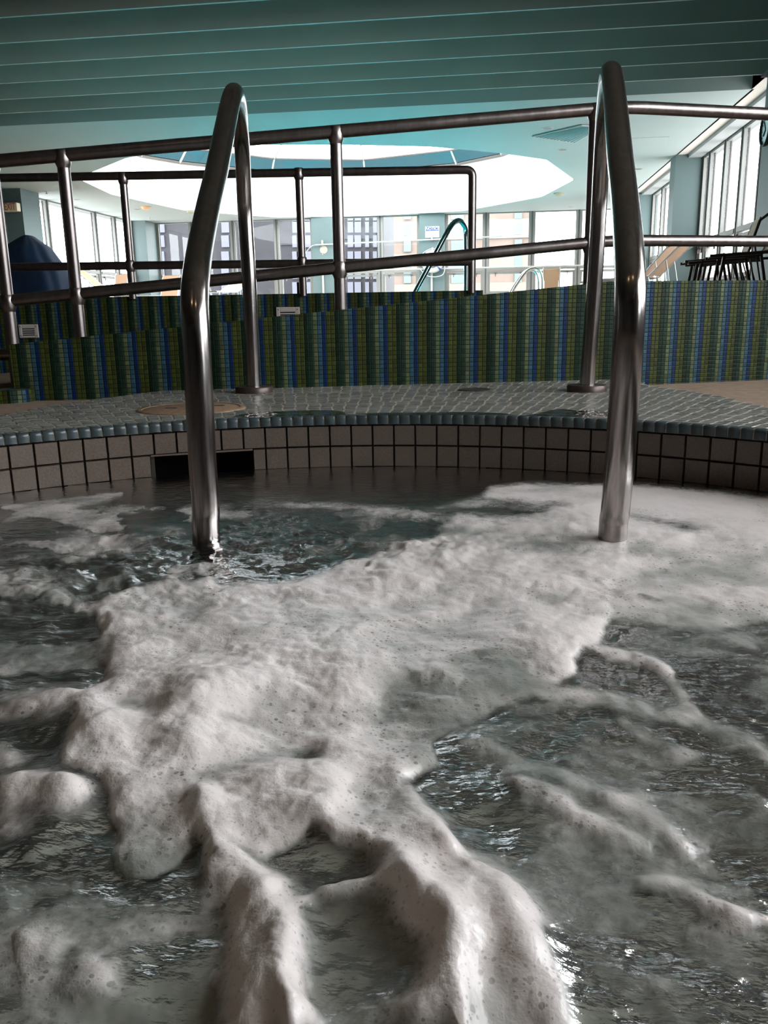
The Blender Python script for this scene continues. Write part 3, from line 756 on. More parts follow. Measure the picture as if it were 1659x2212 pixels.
# windows ------------------------------------------------------------
wn_ = [1]
def window(origin, d, w, z0, z1, zm, label, lower=True, latch=True, mat='winframe', inward=None):
    """origin: plan point, d: unit plan direction, inward: unit vector into the room"""
    wn_[0] += 1
    o = Vector((*origin, 0)); d = Vector((*d, 0)); q = Vector((*inward, 0))
    t = thing('window_%d' % wn_[0], label, 'window', (o.x, o.y, z0), kind='structure')
    def bx(m, a0, a1, b0, b1, e0, e1):
        p = []
        for z in (b0, b1):
            for (a, e) in ((a0,e0),(a1,e0),(a1,e1),(a0,e1)):
                v = o+d*a+q*e; p.append((v.x, v.y, z))
        m.hexa(p)
    f = MB(); fw = .075
    for a0 in (0, w-fw): bx(f, a0, a0+fw, z0, z1, 0, .09)
    bx(f, fw, w-fw, z1-.03, z1, .01, .08); bx(f, fw, w-fw, z0, z0+.06, .01, .08)
    bx(f, fw, w-fw, zm-.05, zm+.02, .0, .10); bx(f, fw, w-fw, zm-.14, zm-.075, .015, .07)
    bx(f, fw, fw+.05, z0+.06, zm-.14, .015, .07); bx(f, w-fw-.05, w-fw, z0+.06, zm-.14, .015, .07)
    fo_ = f.build('frame', MAT[mat], t)
    gk = MB(); bx(gk, w-.016, w+.016, z0, z1, .088, .100); bx(gk, fw, fw+.012, zm+.02, z1-.03, .012, .03); bx(gk, w-fw-.012, w-fw, zm+.02, z1-.03, .012, .03); gk.build('gasket', MAT['gasket'], fo_)
    p1 = MB(); bx(p1, fw+.005, w-fw-.005, zm+.0, z1-.02, .035, .042); p1.build('pane', MAT['glass'], t)
    p2 = MB(); bx(p2, fw+.005, w-fw-.005, z0+.03, zm-.1, .035, .042); p2.build('pane', MAT['glass'], t)
    if latch:
        for a in (w*.22, w*.78):
            l = MB(); bx(l, a-.035, a+.035, zm-.135, zm-.105, .07, .10); bx(l, a-.012, a+.012, zm-.20, zm-.12, .08, .105); l.build('latch', MAT['brown'], fo_)
far_x = [(-9.52,-8.5),(-8.5,-7.3),(-7.3,-6.05),(-6.05,-5.02),(-4.42,-3.16),(-3.16,-2.07),(-1.40,-.30),(-.30,.92),(.92,2.14),(2.14,3.48)]
fl = ['far window in the left corner beside the teal pier','second far window from the left corner','third far window from the left corner, showing slate building','far window just left of the pier with the ivory sign','far window right of the pier with the ivory sign','far window left of the notice pier','far window right of the notice pier','far window with beige building behind the ladder','plain white far window over the lounge chairs','far window in the right corner']
for (a, b), l in zip(far_x, fl): window((a, FY+.06), (1,0), b-a, .84, ZC, 1.49, l, inward=(0,-1))
ly = [17.3, 18.3, 19.45, 20.6, 21.7, 22.75]
ll = ['left wall window next to the exit sign pier','second left wall window from the exit sign','third left wall window from the exit sign','fourth left wall window from the exit sign','left wall window next to the far corner pier']
for a, b, l in zip(ly[:-1], ly[1:], ll): window((LX-.04, b), (0,-1), b-a, .80, ZC-.0, 1.49, l, inward=(1,0))
window((LX-.04, 16.6), (0,-1), 1.1, .80, ZC, 1.49, 'left wall window at the left picture edge', inward=(1,0))
def right_run(ys, labels):
    for a, b, l in zip(ys[:-1], ys[1:], labels): window((RX+.06, a), (0,1), b-a, .80, ZC-.05, 1.49, l, inward=(-1,0))
right_run([16.2,17.25,18.3,19.4,20.5], ['right wall window just beyond the middle pier','second right window beyond the middle pier','third right window beyond the middle pier','right window before the far corner pier'])
right_run([21.2,22.3,23.45], ['right window beyond the corner pier','last right window in the far corner'])
right_run([10.8,11.5,12.43,13.38,14.33,15.3,15.76], ['narrow right window behind the clock pier','right window next to the clock pier','second right window from the clock pier','third right window from the clock pier','fourth right window from the clock pier','narrow right window in front of the middle pier'])
for a, b in ((-.1,1.1),(1.1,2.3),(2.3,3.5)): window((AX+.03, a), (0,1), b-a, .60, 2.78, 1.1, 'unseen side window in the added spa alcove', inward=(-1,0))

# ------------------------------------------------------------------ ceiling fittings
def downlight(x, y, r=.075, group=True, label=''):
    t = thing('downlight', label, 'light', (x, y, ZC), 'recessed downlights')
    MB().lathe((x,y,ZC), [(r*.72,-.001),(r*.8,-.006),(r,-.005),(r*1.02,0)], 28).build('trim_ring', MAT['winframe_l'], t, smooth=True)
    MB().lathe((x,y,ZC), [(0,-.0022),(r*.76,-.002)], 28).build('dark_can', MAT['brown'], t)
for u, v, l in ((1182,277,'recessed downlight left of the ceiling return grille'),(1215,323,'recessed downlight below the ceiling return grille'),(1378,365,'recessed downlight beside the right soffit'),(165,431,'recessed downlight left of the orange detector'),(296,452,'recessed downlight beside the orange detector'),(385,475,'recessed downlight near the far left corner window'),(983,458,'recessed downlight in front of the notice pier'),(1232,447,'recessed downlight near the far right windows'),(100,414,'recessed downlight near the left pier')):
    p = at_z(u, v, ZC); downlight(p[0], p[1], .085, label=l)
def detector(u, v, mat, label):
    p = at_z(u, v, ZC); t = thing('smoke_detector', label, 'detector', p, 'ceiling smoke detectors')
    MB().lathe(p, [(.12,0),(.12,-.02),(.10,-.035)], 28).build('base', MAT[mat], t, smooth=True)
    MB().lathe(p, [(.095,-.033),(.085,-.055),(.03,-.075),(0,-.078)], 28).build('dome', MAT[mat], t, smooth=True)
detector(314, 446, 'copper', 'orange-tinted smoke detector on the far left ceiling')
detector(411, 454, 'ivory', 'cream smoke detector beside the left grab rail top')
detector(1207, 417, 'ivory', 'cream smoke detector right of the skylight')
for u, v, l in ((100,413,'small sprinkler head on the ceiling near the exit sign'),(322,469,'small sprinkler head on the ceiling over the far left corner')):
    p = at_z(u, v, ZC); t = thing('sprinkler', l, 'sprinkler', p)
    MB().lathe(p, [(.035,0),(.035,-.006),(.012,-.01),(.012,-.05),(.03,-.052),(.03,-.056),(0,-.056)], 16).build('head', MAT['white'], t, smooth=True)
gp = [at_z(u, v, ZC-.015)[:2] for u, v in ((1150,295),(1255,271),(1300,274),(1240,308))]
t = thing('ceiling_grille', 'dark square return-air grille in the ceiling near the right grab rail', 'grille', (1.1,13.6,ZC))
gx0, gx1, gy0, gy1 = .62, 1.30, 13.1, 14.2
c_, s_ = math.cos(.0), math.sin(.0)
m = MB(); m.prism(gp, ZC-.014, ZC-.006); m.build('louvre_panel', simple('grille_grey', (.20,.27,.27), .6), t)
m = MB()
for i in range(4):
    a, b = Vector(gp[i]), Vector(gp[(i+1) % 4]); m.tube([(a.x,a.y,ZC-.012),(b.x,b.y,ZC-.012)], .014, 6)
m.build('rim', MAT['winframe_l'], t)
for i in range(1, 12):
    f = i/12; a = Vector(gp[0]).lerp(Vector(gp[3]), f); b = Vector(gp[1]).lerp(Vector(gp[2]), f)
    MB().tube([(a.x,a.y,ZC-.018),(b.x,b.y,ZC-.018)], .007, 5).build('slat', MAT['blind'], t)
pp = at_z(1650, 165, ZC-.02)
t = thing('ceiling_speaker', 'black square speaker panel under the soffit at the top right edge', 'speaker', (pp[0], pp[1], ZC))
m = MB(); m.box((pp[0]-.03,pp[1]-.55,ZC-.03),(pp[0]+.35,pp[1]+.02,ZC-.001)); m.build('panel', MAT['black'], t, bevel=.005)
c0, c1 = at_z(1362,299,ZC-.0015), at_z(1445,296,ZC-.0015)
m = MB(); m.box((c0[0],c0[1]-.012,ZC-.003),(c1[0],c0[1]+.012,ZC-.0008)); tag(m.build('ceiling_crack', MAT['blind']), 'thin dark access seam across the ceiling right of the grab rail', 'seam')

# ------------------------------------------------------------------ signs, clock, lifebuoy
t = thing('exit_sign', 'cream exit sign with red letters on the left pier', 'sign', (-9.72, 16.5, 2.5))
ex0 = at_y(6, 457, 16.45); ex1 = at_y(35, 437, 16.45)
m = MB(); m.box((ex0[0],16.45,ex0[2]),(ex1[0],16.59,ex1[2])); m.build('housing', MAT['exitw'], t, bevel=.015)
rotF = Matrix(((1,0,0),(0,0,-1),(0,1,0)))           # text facing -Y
text_part('lettering', 'EXIT', .19, Vector(((ex0[0]+ex1[0])/2, 16.446, (ex0[2]+ex1[2])/2)), rotF, MAT['red'], t, xs=.62)
t = thing('notice_sign', 'white notice with blue NOTICE header on the teal pier above the lifebuoy', 'sign', (-1.73, FY-.26, 2.45))
nx0, nx1, nz0, nz1 = -1.91, -1.535, 2.31, 2.60
yq = FY-.25
m = MB(); m.box((nx0,yq-.012,nz0),(nx1,yq-.001,nz1)); m.build('board', MAT['white'], t)
m = MB(); m.box((nx0+.012,yq-.016,nz1-.115),(nx1-.012,yq-.0121,nz1-.012)); hd = m.build('header', MAT['blue'], t)
text_part('heading', 'NOTICE', .105, Vector(((nx0+nx1)/2, yq-.018, nz1-.062)), rotF, MAT['white'], hd, xs=.95, shear=.25)
for i in range(4):
    m = MB(); z = nz0+.035+i*.038; ww = .14 if i else .07; m.box(((nx0+nx1)/2-ww,yq-.014,z),((nx0+nx1)/2+ww,yq-.0122,z+.012)); m.build('text_line', MAT['grey'], t)
t = thing('round_sign', 'round ivory sign on the teal pier left of centre', 'sign', (-4.69, FY-.26, 2.07))
m = MB(); m.lathe((-4.69,yq-.012,2.075), [(0,0),(.105,0),(.105,.01)], 36, 'y'); m.build('disc', MAT['ivory'], t)
m = MB(); m.prism([(-4.74,0),(-4.68,0),(-4.725,1)], 0, .01); m.v = [(x, yq-.012+z, 1.985-.05*y) for x, y, z in m.v]; m.build('pointer', MAT['ivory'], t)
m = MB(); m.box((-4.76,yq-.0145,2.06),(-4.62,yq-.0125,2.085)); m.build('text_line', MAT['grey'], t)
t = thing('lifebuoy', 'white ring lifebuoy with blue bands hanging on the notice pier', 'lifebuoy', (-1.70, FY-.33, 1.68))
m = MB(); cx_, cz_ = -1.705, 1.69; pth = [(cx_+.235*math.cos(a), FY-.42, cz_+.235*math.sin(a)) for a in [2*PI*i/40 for i in range(41)]]
m.tube(pth, .065, 14, False); m.build('ring', MAT['white'], t, smooth=True)
for a in (PI/4, 3*PI/4, 5*PI/4, 7*PI/4):
    m = MB(); m.tube([(cx_+.235*math.cos(a+q), FY-.42, cz_+.235*math.sin(a+q)) for q in (-.1,0,.1)], .067, 14, False); m.build('band', MAT['blue'], t, smooth=True)
m = MB(); m.tube(smooth_path([(cx_-.3,FY-.43,cz_-.05),(cx_-.27,FY-.4,cz_+.2),(cx_,FY-.38,cz_+.33),(cx_+.27,FY-.4,cz_+.2),(cx_+.33,FY-.43,cz_-.15),(cx_+.25,FY-.4,cz_-.36),(cx_-.1,FY-.4,cz_-.38),(cx_-.33,FY-.4,cz_-.2)], 6), .011, 6); m.build('rope', MAT['white'], t, smooth=True)
m = MB(); m.box((cx_-.02,FY-.42,cz_+.30),(cx_+.02,FY-.25,cz_+.36)); m.build('bracket', MAT['winframe_l'], t)
t = thing('shepherds_hook', 'long pale rescue pole with curved crook hung across the far windows', 'rescue pole', (-2.4, FY-.32, 2.26))
h0, h1 = at_y(682,529,FY-.32), at_y(1084,510.5,FY-.32)
MB().tube([h0, h1], .018, 10).build('pole', MAT['white'], t, smooth=True)
MB().tube(smooth_path([h0, at_y(673,532,FY-.32), at_y(664,541,FY-.32), at_y(659,552,FY-.32), at_y(657,570,FY-.32)], 6), .014, 8).build('crook', MAT['blind'], t, smooth=True)
for u, v in ((697,528),(933,517)):
    p = at_y(u, v, FY-.25); MB().box((p[0]-.02,FY-.36,p[2]-.03),(p[0]+.02,FY-.25,p[2]+.10)).build('hanger', MAT['winframe_l'], t)
t = thing('wall_pipe', 'white water pipe running level along the far wall with two drops', 'pipe', (-3, FY-.3, 1.5))
MB().tube([(-6.9,FY-.31,1.505),(2.4,FY-.31,1.505)], .022, 10).build('pipe_run', MAT['winframe_l'], t, smooth=True)
for u in (697, 932):
    x = at_y(u, 600, FY-.31)[0]; MB().tube([(x,FY-.30,.47),(x,FY-.30,1.50)], .03, 10).build('drop', MAT['winframe_l'], t, smooth=True)
cp = at_x(1654, 281, 3.0)
t = thing('wall_clock', 'round black-rimmed wall clock at the right edge', 'clock', (3.0, cp[1], cp[2]))
MB().lathe((3.02,cp[1],cp[2]), [(.165,0),(.175,-.02),(.172,-.045),(.155,-.045),(.155,-.02)], 40, 'x').build('rim', MAT['black'], t, smooth=True)
MB().lathe((3.0,cp[1],cp[2]), [(0,0),(.156,0)], 40, 'x').build('face', MAT['clock'], t); fc = [c for c in t.children if c.name.startswith('face')][0]
for a, L, w in ((.6,.12,.006),(2.3,.08,.009)):
    MB().tube([(2.995,cp[1],cp[2]),(2.995,cp[1]+L*math.sin(a),cp[2]+L*math.cos(a))], w, 6).build('hand', MAT['black'], t)
for i in range(12):
    a = i*PI/6; MB().tube([(2.997,cp[1]+.125*math.sin(a),cp[2]+.125*math.cos(a)),(2.997,cp[1]+.145*math.sin(a),cp[2]+.145*math.cos(a))], .004, 5).build('hour_mark', MAT['black'], fc)

# ------------------------------------------------------------------ pool rails
pl = [at_y(u, v, y) for u, v, y in ((880,665,7.6),(896,632,7.62),(930,568,7.66),(957,517,7.7),(973,489,7.74),(983,479,7.8),(992,477,7.86),(1001,485,7.92),(1006,500,7.97),(1007,540,7.98),(1007,590,7.98))]
z_end = Vector(pl[-1]); pl.append((z_end.x, z_end.y, DK))
t = thing('pool_handrail', 'teal-tinted steel pool entry handrail behind the back railing end', 'handrail', (z_end.x, z_end.y, DK))
MB().tube(smooth_path(pl, 6), .0235, 16).build('bent_tube', MAT['chrome'], t, smooth=True)
MB().lathe((z_end.x, z_end.y, DK), [(.05,0),(.05,.012),(.026,.02)], 20).build('base_collar', MAT['chrome'], t, smooth=True)
t = thing('pool_ladder', 'pale steel pool ladder with twin looped handrails at the pool edge', 'ladder', (.6, 14.1, DK))
for dy, du in ((13.8, 0), (14.35, 0)):
    off = (dy-13.8)
    pts = [(.22,dy,.30),(.24,dy,.62),(.36,dy,.84),(.47,dy,.98),(.55,dy,1.02),(.64,dy,1.01),(.70,dy,.93),(.72,dy,.80),(.72,dy,DK)]
    if off: pts = [(x-.03, y, z+.0) for x, y, z in pts]
    MB().tube(smooth_path(pts, 5), .02, 12).build('side_rail', MAT['ladder'], t, smooth=True)
for z in (.25, 0., -.25): MB().box((.18,13.8,z-.01),(.27,14.35,z+.01)).build('tread', MAT['ladder'], t)

# ------------------------------------------------------------------ lounge chairs
def lounge(loc, rot, back, label, group, sling='sling', frame='alu', seat_h=.36, seat_l=1.15, back_l=.75, w=.60, brown_frame=False):
    t = thing('lounge_chair', label, 'chair', loc, group); t.rotation_euler = (0,0,rot)
    Mt = Matrix.Translation(Vector(loc)) @ Matrix.Rotation(rot, 4, 'Z')
    def put(mb, name, mat, smooth=True):
        o = mb.build(name, mat, None, smooth); o.parent = t; return o
    bd = Vector((-math.cos(back), 0, math.sin(back)))
    f = MAT[frame]; s_ = MAT[sling]
    for sy in (-w/2, w/2):
        put(MB().tube([(0,sy,seat_h),(seat_l,sy,seat_h-.02)], .014, 8), 'side_rail', f)
        e = bd*back_l; put(MB().tube([(0,sy,seat_h),tuple(Vector((0,sy,seat_h))+e*.85),tuple(Vector((0,sy,seat_h))+e+Vector((-.06,0,.0)))], .013, 8), 'back_rail', f)
    for x in (.0, seat_l-.12):
        for sy in (-w/2, w/2): put(MB().tube([(x,sy,seat_h),(x+(-.08 if x == 0 else .05),sy,0)], .014, 8), 'leg', f)
    put(MB().tube([(-.06,-w/2,.12),(-.06,w/2,.12)], .011, 8), 'stretcher', f)
    m = MB(); m.hexa([(.02,-w/2+.01,seat_h+.002),(seat_l-.02,-w/2+.01,seat_h-.018),(seat_l-.02,w/2-.01,seat_h-.018),(.02,w/2-.01,seat_h+.002),(.02,-w/2+.01,seat_h+.010),(seat_l-.02,-w/2+.01,seat_h-.010),(seat_l-.02,w/2-.01,seat_h-.010),(.02,w/2-.01,seat_h+.010)])
    put(m, 'seat_sling', s_, False)
    a = Vector((0,0,seat_h))+bd*.03; b = Vector((0,0,seat_h))+bd*(back_l-.03); nv = Vector((math.sin(back),0,math.cos(back)))*.008
    m = MB(); y = w/2-.012
    m.hexa([(a.x,-y,a.z),(b.x,-y,b.z),(b.x,y,b.z),(a.x,y,a.z),(a.x+nv.x,-y,a.z+nv.z),(b.x+nv.x,-y,b.z+nv.z),(b.x+nv.x,y,b.z+nv.z),(a.x+nv.x,y,a.z+nv.z)])
    put(m, 'back_sling', s_, False)
    # prop bar
    q = Vector((0,0,seat_h))+bd*back_l*.5
    for sy in (-w/2+.03, w/2-.03): put(MB().tube([(q.x,sy,q.z),(q.x-.10,sy,.10)], .008, 6), 'prop', f)
    return t
G1 = 'peach sling lounge chairs round the pool'
def gl(u, v, y): p = at_y(u, v, y); return (p[0], p[1], DK)
def lounge_px(hu, y, rot, top_v, back_l, label, group=G1, seat=.36, **k):
    p = at_y(hu, 630, y); tz = at_y(hu, top_v, y)[2]-DK-seat
    lounge((p[0], y, DK), rot, math.asin(max(-.2, min(.995, tz/back_l))), label, group, seat_h=seat, back_l=back_l, **k)
lounge_px(238, 17.2, .12, 578, .88, 'peach lounge chair by the left windows with reclined curved back')
lounge_px(258, 19.8, -1.45, 590, .66, 'small peach lounge chair seen square on beside the back railing post', w=.30)
lounge_px(158, 15.6, .05, 573, .66, 'peach lounge chair mostly hidden behind the navy cover', w=.5)
lounge_px(363, 21.2, -1.5, 592, .72, 'peach lounge chair near the far left corner pier', w=.44)
lounge_px(493, 15.8, -1.60, 610, .70, 'peach lounge chair back showing just right of the left grab rail', w=.36)
lounge_px(1190, 21.8, 1.5, 581, .70, 'peach lounge chair under the far windows behind the ladder', w=.40)
lounge_px(1249, 19.8, 3.3, 575, .66, 'peach lounge chair beside the ladder next to the far right windows', w=.5, seat_l=.8)
lounge_px(1389, 13.6, 2.74, 531, .66, 'peach lounge chair with tilted back left of a matching one', seat_l=.9)
lounge_px(1408, 12.8, 2.74, 529, .64, 'peach lounge chair with tilted back in front of the middle pier', seat_l=.9)
G2 = 'dark framed chairs piled by the right windows'
lounge_px(1598, 8.6, 3.0, 468, .41, 'dark framed tan sling chair with upright back against the right windows', G2, seat=.36, sling='slingd', frame='brown', seat_l=.50, w=.45)
lounge_px(1645, 8.1, 3.0, 452, .41, 'dark framed tan sling chair at the right picture edge', G2, seat=.39, sling='slingd', frame='brown', seat_l=.48, w=.45)
lounge_px(1548, 8.8, 3.05, 560, .28, 'low dark framed chair leftmost of the pile by the right windows', G2, seat=.38, sling='slingd', frame='brown', seat_l=.34, w=.40)
lounge_px(1574, 9.35, 3.05, 562, .28, 'low dark framed chair nearest the window sill behind the upright chair', G2, seat=.38, sling='slingd', frame='brown', seat_l=.34, w=.40)

# ------------------------------------------------------------------ navy covered lift
Yc = 10.0
sec = [(.45,-5.93,-5.24),(.60,-5.95,-5.235),(.75,-5.965,-5.25),(.90,-5.98,-5.285),(1.0,-5.985,-5.33),(1.10,-5.985,-5.40),(1.17,-5.975,-5.44),(1.22,-5.95,-5.47),(1.27,-5.88,-5.53),(1.32,-5.81,-5.60),(1.355,-5.75,-5.64),(1.37,-5.71,-5.67)]
m = MB(); sg = 56
for i, (z, x0, x1) in enumerate(sec):
    c = (x0+x1)/2; hw = (x1-x0)/2; dp = min(.34, .06+hw*.95)
    for k in range(sg):
        a = 2*PI*k/sg; fold = 1+(.045*math.sin(5*a+i*.25)+.025*math.sin(11*a-i*.4))*(1 if i < 10 else .3)
        cc, ss = math.cos(a), math.sin(a); e = .75
        m.v.append((c+hw*math.copysign(abs(cc)**e, cc)*fold, Yc+dp*math.copysign(abs(ss)**e, ss)*fold, z))
for i in range(len(sec)-1):
    for k in range(sg):
        a = i*sg+k; b = i*sg+(k+1) % sg; m.f.append((a,b,b+sg,a+sg)); m.mi.append(0)
m.f.append(tuple((len(sec)-1)*sg+k for k in range(sg))); m.mi.append(0)
cv = m.build('pool_lift_cover', MAT['navy'], smooth=True); tag(cv, 'tall navy blue fabric cover draped over equipment by the left windows', 'cover')

# ------------------------------------------------------------------ outside
struct(MB().box((-400,30,-21),(400,500,-20)).build('floor_street', MAT['street']), 'pale ground far below outside', 'ground')
def building(name, label, x0, x1, y, z0, z1, mat, band, wins, wmat, group=None):
    t = thing('apartment_block', label, 'building', ((x0+x1)/2, y, z0))
    MB().box((x0,y,z0),(x1,y+25,z1)).build('facade', MAT[mat], t)
    for (bx0, bx1, bz0, bz1) in band[1]: MB().box((bx0,y-.25,bz0),(bx1,y,bz1)).build('band', MAT[band[0]], t)
    for (cx, cz, w, h) in wins:
        MB().box((cx-w/2,y-.32,cz-h/2),(cx+w/2,y-.02,cz+h/2)).build('window', MAT[wmat], t)
    return t
def PX(u, v, y): p = at_y(u, v, y); return p[0], p[2]
wins = []
YB = 150
for us in (348, 487, 757, 773, 793, 810, 650, 432+230-22, 655+10):
    for vs in (449+17, 490, 521.5, 556, 590, 622):
        x, z = PX(us, vs, YB); w = {757:1.0,773:1.15,793:.7,810:.7}.get(us, 1.4); wins.append((x, z, w, 2.0))
bands = []
for v0, v1 in ((489,517),):
    a = PX(742, v1, YB); b = PX(812, v0, YB); bands.append((a[0], b[0], a[1], b[1]))
a = PX(602, 530, YB); b = PX(672, 500, YB); bands.append((a[0], b[0], a[1], b[1]))
x0 = PX(325, 480, YB)[0]; x1 = PX(817, 480, YB)[0]
building('a', 'slate grey apartment block seen through the far windows on the left', x0, x1, YB, -20, 21, 'bpurple', ('bpurple2', bands), wins, 'bwin')
YB = 130; wins = []
for us in (880, 988, 1119):
    for vs in (462, 497, 532, 566, 600):
        x, z = PX(us, vs+(0 if us != 1119 else -2), YB); wins.append((x, z, 1.1 if us != 988 else 1.9, 1.6))
bands = []
x0 = PX(850, 480, YB)[0]; x1 = PX(1145, 480, YB)[0]
for v in (497, 566, 632):
    z = PX(990, v, YB)[1]; bands.append((x0, x1, z-1.35, z+1.35))
building('b', 'peach and cream striped apartment block seen through the far windows on the right', x0, x1, YB, -20, 18.5, 'bbeige', ('bcream', bands), wins, 'bwinb')

# ------------------------------------------------------------------ water and foam
def hash2(ix, iy, seed):
    h = (ix.astype(np.int64)*374761393+iy.astype(np.int64)*668265263+seed*1442695041) & 0x7fffffff
    h = ((h ^ (h >> 13))*1274126177) & 0x7fffffff
    return ((h ^ (h >> 16)) & 0xffff)/65535.0
def vnoise(x, y, seed=0):
    ix = np.floor(x); iy = np.floor(y); fx = x-ix; fy = y-iy
    fx = fx*fx*fx*(fx*(fx*6-15)+10); fy = fy*fy*fy*(fy*(fy*6-15)+10)
    a = hash2(ix, iy, seed); b = hash2(ix+1, iy, seed); c = hash2(ix, iy+1, seed); d = hash2(ix+1, iy+1, seed)
    return (a*(1-fx)+b*fx)*(1-fy)+(c*(1-fx)+d*fx)*fy-.5
def fbm(x, y, sc, octv=4, seed=0, gain=.5):
    s = 0; a = 1
    for i in range(octv):
        t = .6+i*1.3; X = x*math.cos(t)-y*math.sin(t); Y = x*math.sin(t)+y*math.cos(t)
        s = s+a*vnoise(X*sc+17*i, Y*sc-9*i, seed+i); a *= gain; sc *= 2.03
    return s
# outlines traced on the photograph, turned into points on the water plane
def W(u, v): p = at_z(u, v, .012); return (p[0], p[1])
POLYS = [  # outline (photo pixels), edge softness, amount, swell height
 # main raft
 ([(215,1325),(235,1297),(270,1277),(330,1265),(420,1258),(520,1263),(600,1257),(680,1245),(735,1222),(755,1195),(810,1178),(870,1170),(930,1150),(960,1118),(985,1098),(1100,1098),(1180,1092),(1060,1088),(900,1092),(1037,1060),(1055,1037),(1120,1031),(1240,1031),(1400,1034),(1659,1058),(1730,1062),(1730,1320),(1640,1328),(1580,1345),(1530,1365),(1470,1350),(1400,1330),(1320,1322),(1300,1345),(1290,1385),(1235,1420),(1250,1445),(1190,1470),(1120,1490),(1060,1520),(985,1555),(930,1590),(955,1640),(905,1650),(870,1680),(885,1735),(925,1782),(968,1815),(980,1845),(960,1868),(1030,1868),(1075,1905),(1125,1955),(1152,2005),(1168,2050),(1192,2085),(1205,2125),(1232,2165),(1255,2290),(1030,2290),(1032,2200),(1020,2100),(995,2010),(945,1960),(895,1955),(880,1890),(850,1840),(790,1800),(740,1780),(700,1765),(640,1800),(560,1830),(480,1800),(420,1780),(400,1850),(340,1890),(270,1890),(240,1860),(245,1800),(235,1720),(205,1680),(155,1650),(165,1580),(205,1540),(190,1500),(225,1430)], 26, .93, .004),
]
ELLS = [  # cx, cy, rx, ry, rotation, amount (negative opens a hole), height
 # open water and shaded hollows inside the raft
 (650,1610,50,20,10,-.75,-.006),(310,1525,60,16,5,-.6,-.006),(480,1553,70,12,-5,-.45,-.004),(860,1500,45,55,60,-.5,-.010),
 (500,1655,90,22,-30,-.5,-.006),(600,1875,95,50,10,-.7,-.008),(720,2050,90,90,0,-1,0),(1110,1530,120,24,-10,-.9,0),
 (1210,1080,40,8,5,-.5,0),(1420,1118,75,10,8,-.55,0),(1500,1135,50,6,8,-.4,0),(1240,1245,60,12,8,-.45,-.003),(1410,1285,30,7,0,-.6,0),
 (1080,1118,90,8,2,-.35,0),(1270,1320,40,8,-12,-.5,0),(1100,1075,70,9,3,-.7,0),
 (800,1285,60,22,10,0,-.012),(960,1295,70,30,20,0,-.016),(900,1400,90,25,10,0,-.008),(640,1350,60,12,-8,-.3,-.005),
 (760,1700,60,45,20,-.25,-.006),(440,1290,120,14,0,0,-.006),(330,1720,60,60,0,0,-.006),
 # lumps
 (430,1505,70,36,-8,.9,.022),(500,1500,60,30,0,.8,.012),(225,1560,60,40,20,.7,.018),(400,1610,40,26,-10,.8,.018),
 (600,1700,110,60,25,.6,.018),(690,1680,40,60,10,.7,.012),(1110,1340,90,45,15,.3,.016),(1230,1370,60,25,10,.3,.008),(560,1330,70,22,-10,.3,.010),
 (700,1440,110,40,15,.3,.012),(270,1330,60,40,0,.3,.010),(380,1340,90,25,0,.2,.006),(880,1240,120,30,0,.2,.008),(1060,1260,90,22,0,.2,.008),
 (760,1380,60,30,30,.2,.010),(330,1600,100,60,30,.4,.010),(250,1700,60,60,0,.3,.008),(290,1840,60,40,0,.3,.006),
 (830,1880,45,60,20,.7,.012),(900,1990,60,60,30,.85,.020),(960,2110,60,100,10,.9,.018),(890,2190,90,40,0,.6,.004),
 (1080,1960,70,70,40,.5,.012),(1150,2120,60,110,-20,.5,.010),(920,1800,55,50,40,.5,.012),(965,1835,30,25,40,.4,.010),
 (560,2120,90,100,0,.75,.006),(700,2190,110,40,0,.6,0),
 (30,1700,90,42,0,.9,.018),(150,1722,48,38,0,.95,.020),(20,1775,60,30,0,.6,.004),(20,1600,50,28,0,.4,.004),
 (110,2090,150,90,-10,.45,.006),(220,2110,60,40,0,.6,.010),(40,2060,60,80,0,.35,0),(330,1980,90,30,-10,.28,0),(90,1975,120,25,-10,.2,0),
 # thin films on the left
 (60,1490,120,22,-8,.5,.006),(140,1520,110,18,-12,.55,.008),(60,1410,120,16,-4,.25,0),(60,1350,90,20,0,.2,0),
 (225,1247,55,14,-30,.65,.006),(170,1240,90,12,-5,.35,0),(60,1225,110,16,0,.40,0),(40,1190,80,10,-5,.45,0),
 (180,1143,50,9,0,.55,0),(240,1155,60,8,-10,.45,0),(360,1130,60,8,0,.5,0),(300,1170,80,9,-8,.4,0),(250,1180,150,7,-6,.35,0),
 (60,1160,60,6,0,.35,0),(500,1100,60,8,-4,.4,0),(640,1078,90,7,3,.55,0),(760,1086,110,8,3,.55,0),(880,1100,90,9,3,.55,0),
 (560,1205,80,12,-10,.2,0),(690,1180,60,14,-15,.35,0),(600,1055,40,3,0,.3,0),(500,1035,30,3,0,.45,0),(700,1041,18,2.5,0,.4,0),(880,1050,22,2.5,0,.4,0),(905,1068,26,2.5,0,.35,0),
 # right side films
 (1520,1400,70,18,10,.45,0),(1440,1385,50,14,20,.45,0),(1600,1370,60,16,5,.4,0),(1380,1420,60,14,20,.4,.003),(1640,1420,60,20,0,.25,0),
 (1390,1680,70,28,20,.35,0),(1350,1640,50,20,30,.3,0),(1500,1980,120,40,20,.35,0),(1600,2030,70,50,0,.3,0),(1340,2060,110,40,30,.38,0),(1450,2080,40,30,0,.45,0),
 (1080,1650,90,20,10,.25,0),(1010,1830,60,30,10,.35,0),(1180,1780,90,30,10,.22,0),(1600,1500,80,20,15,.3,0),(1570,1700,80,20,15,.2,0),(1500,2150,120,40,0,.3,0),
]
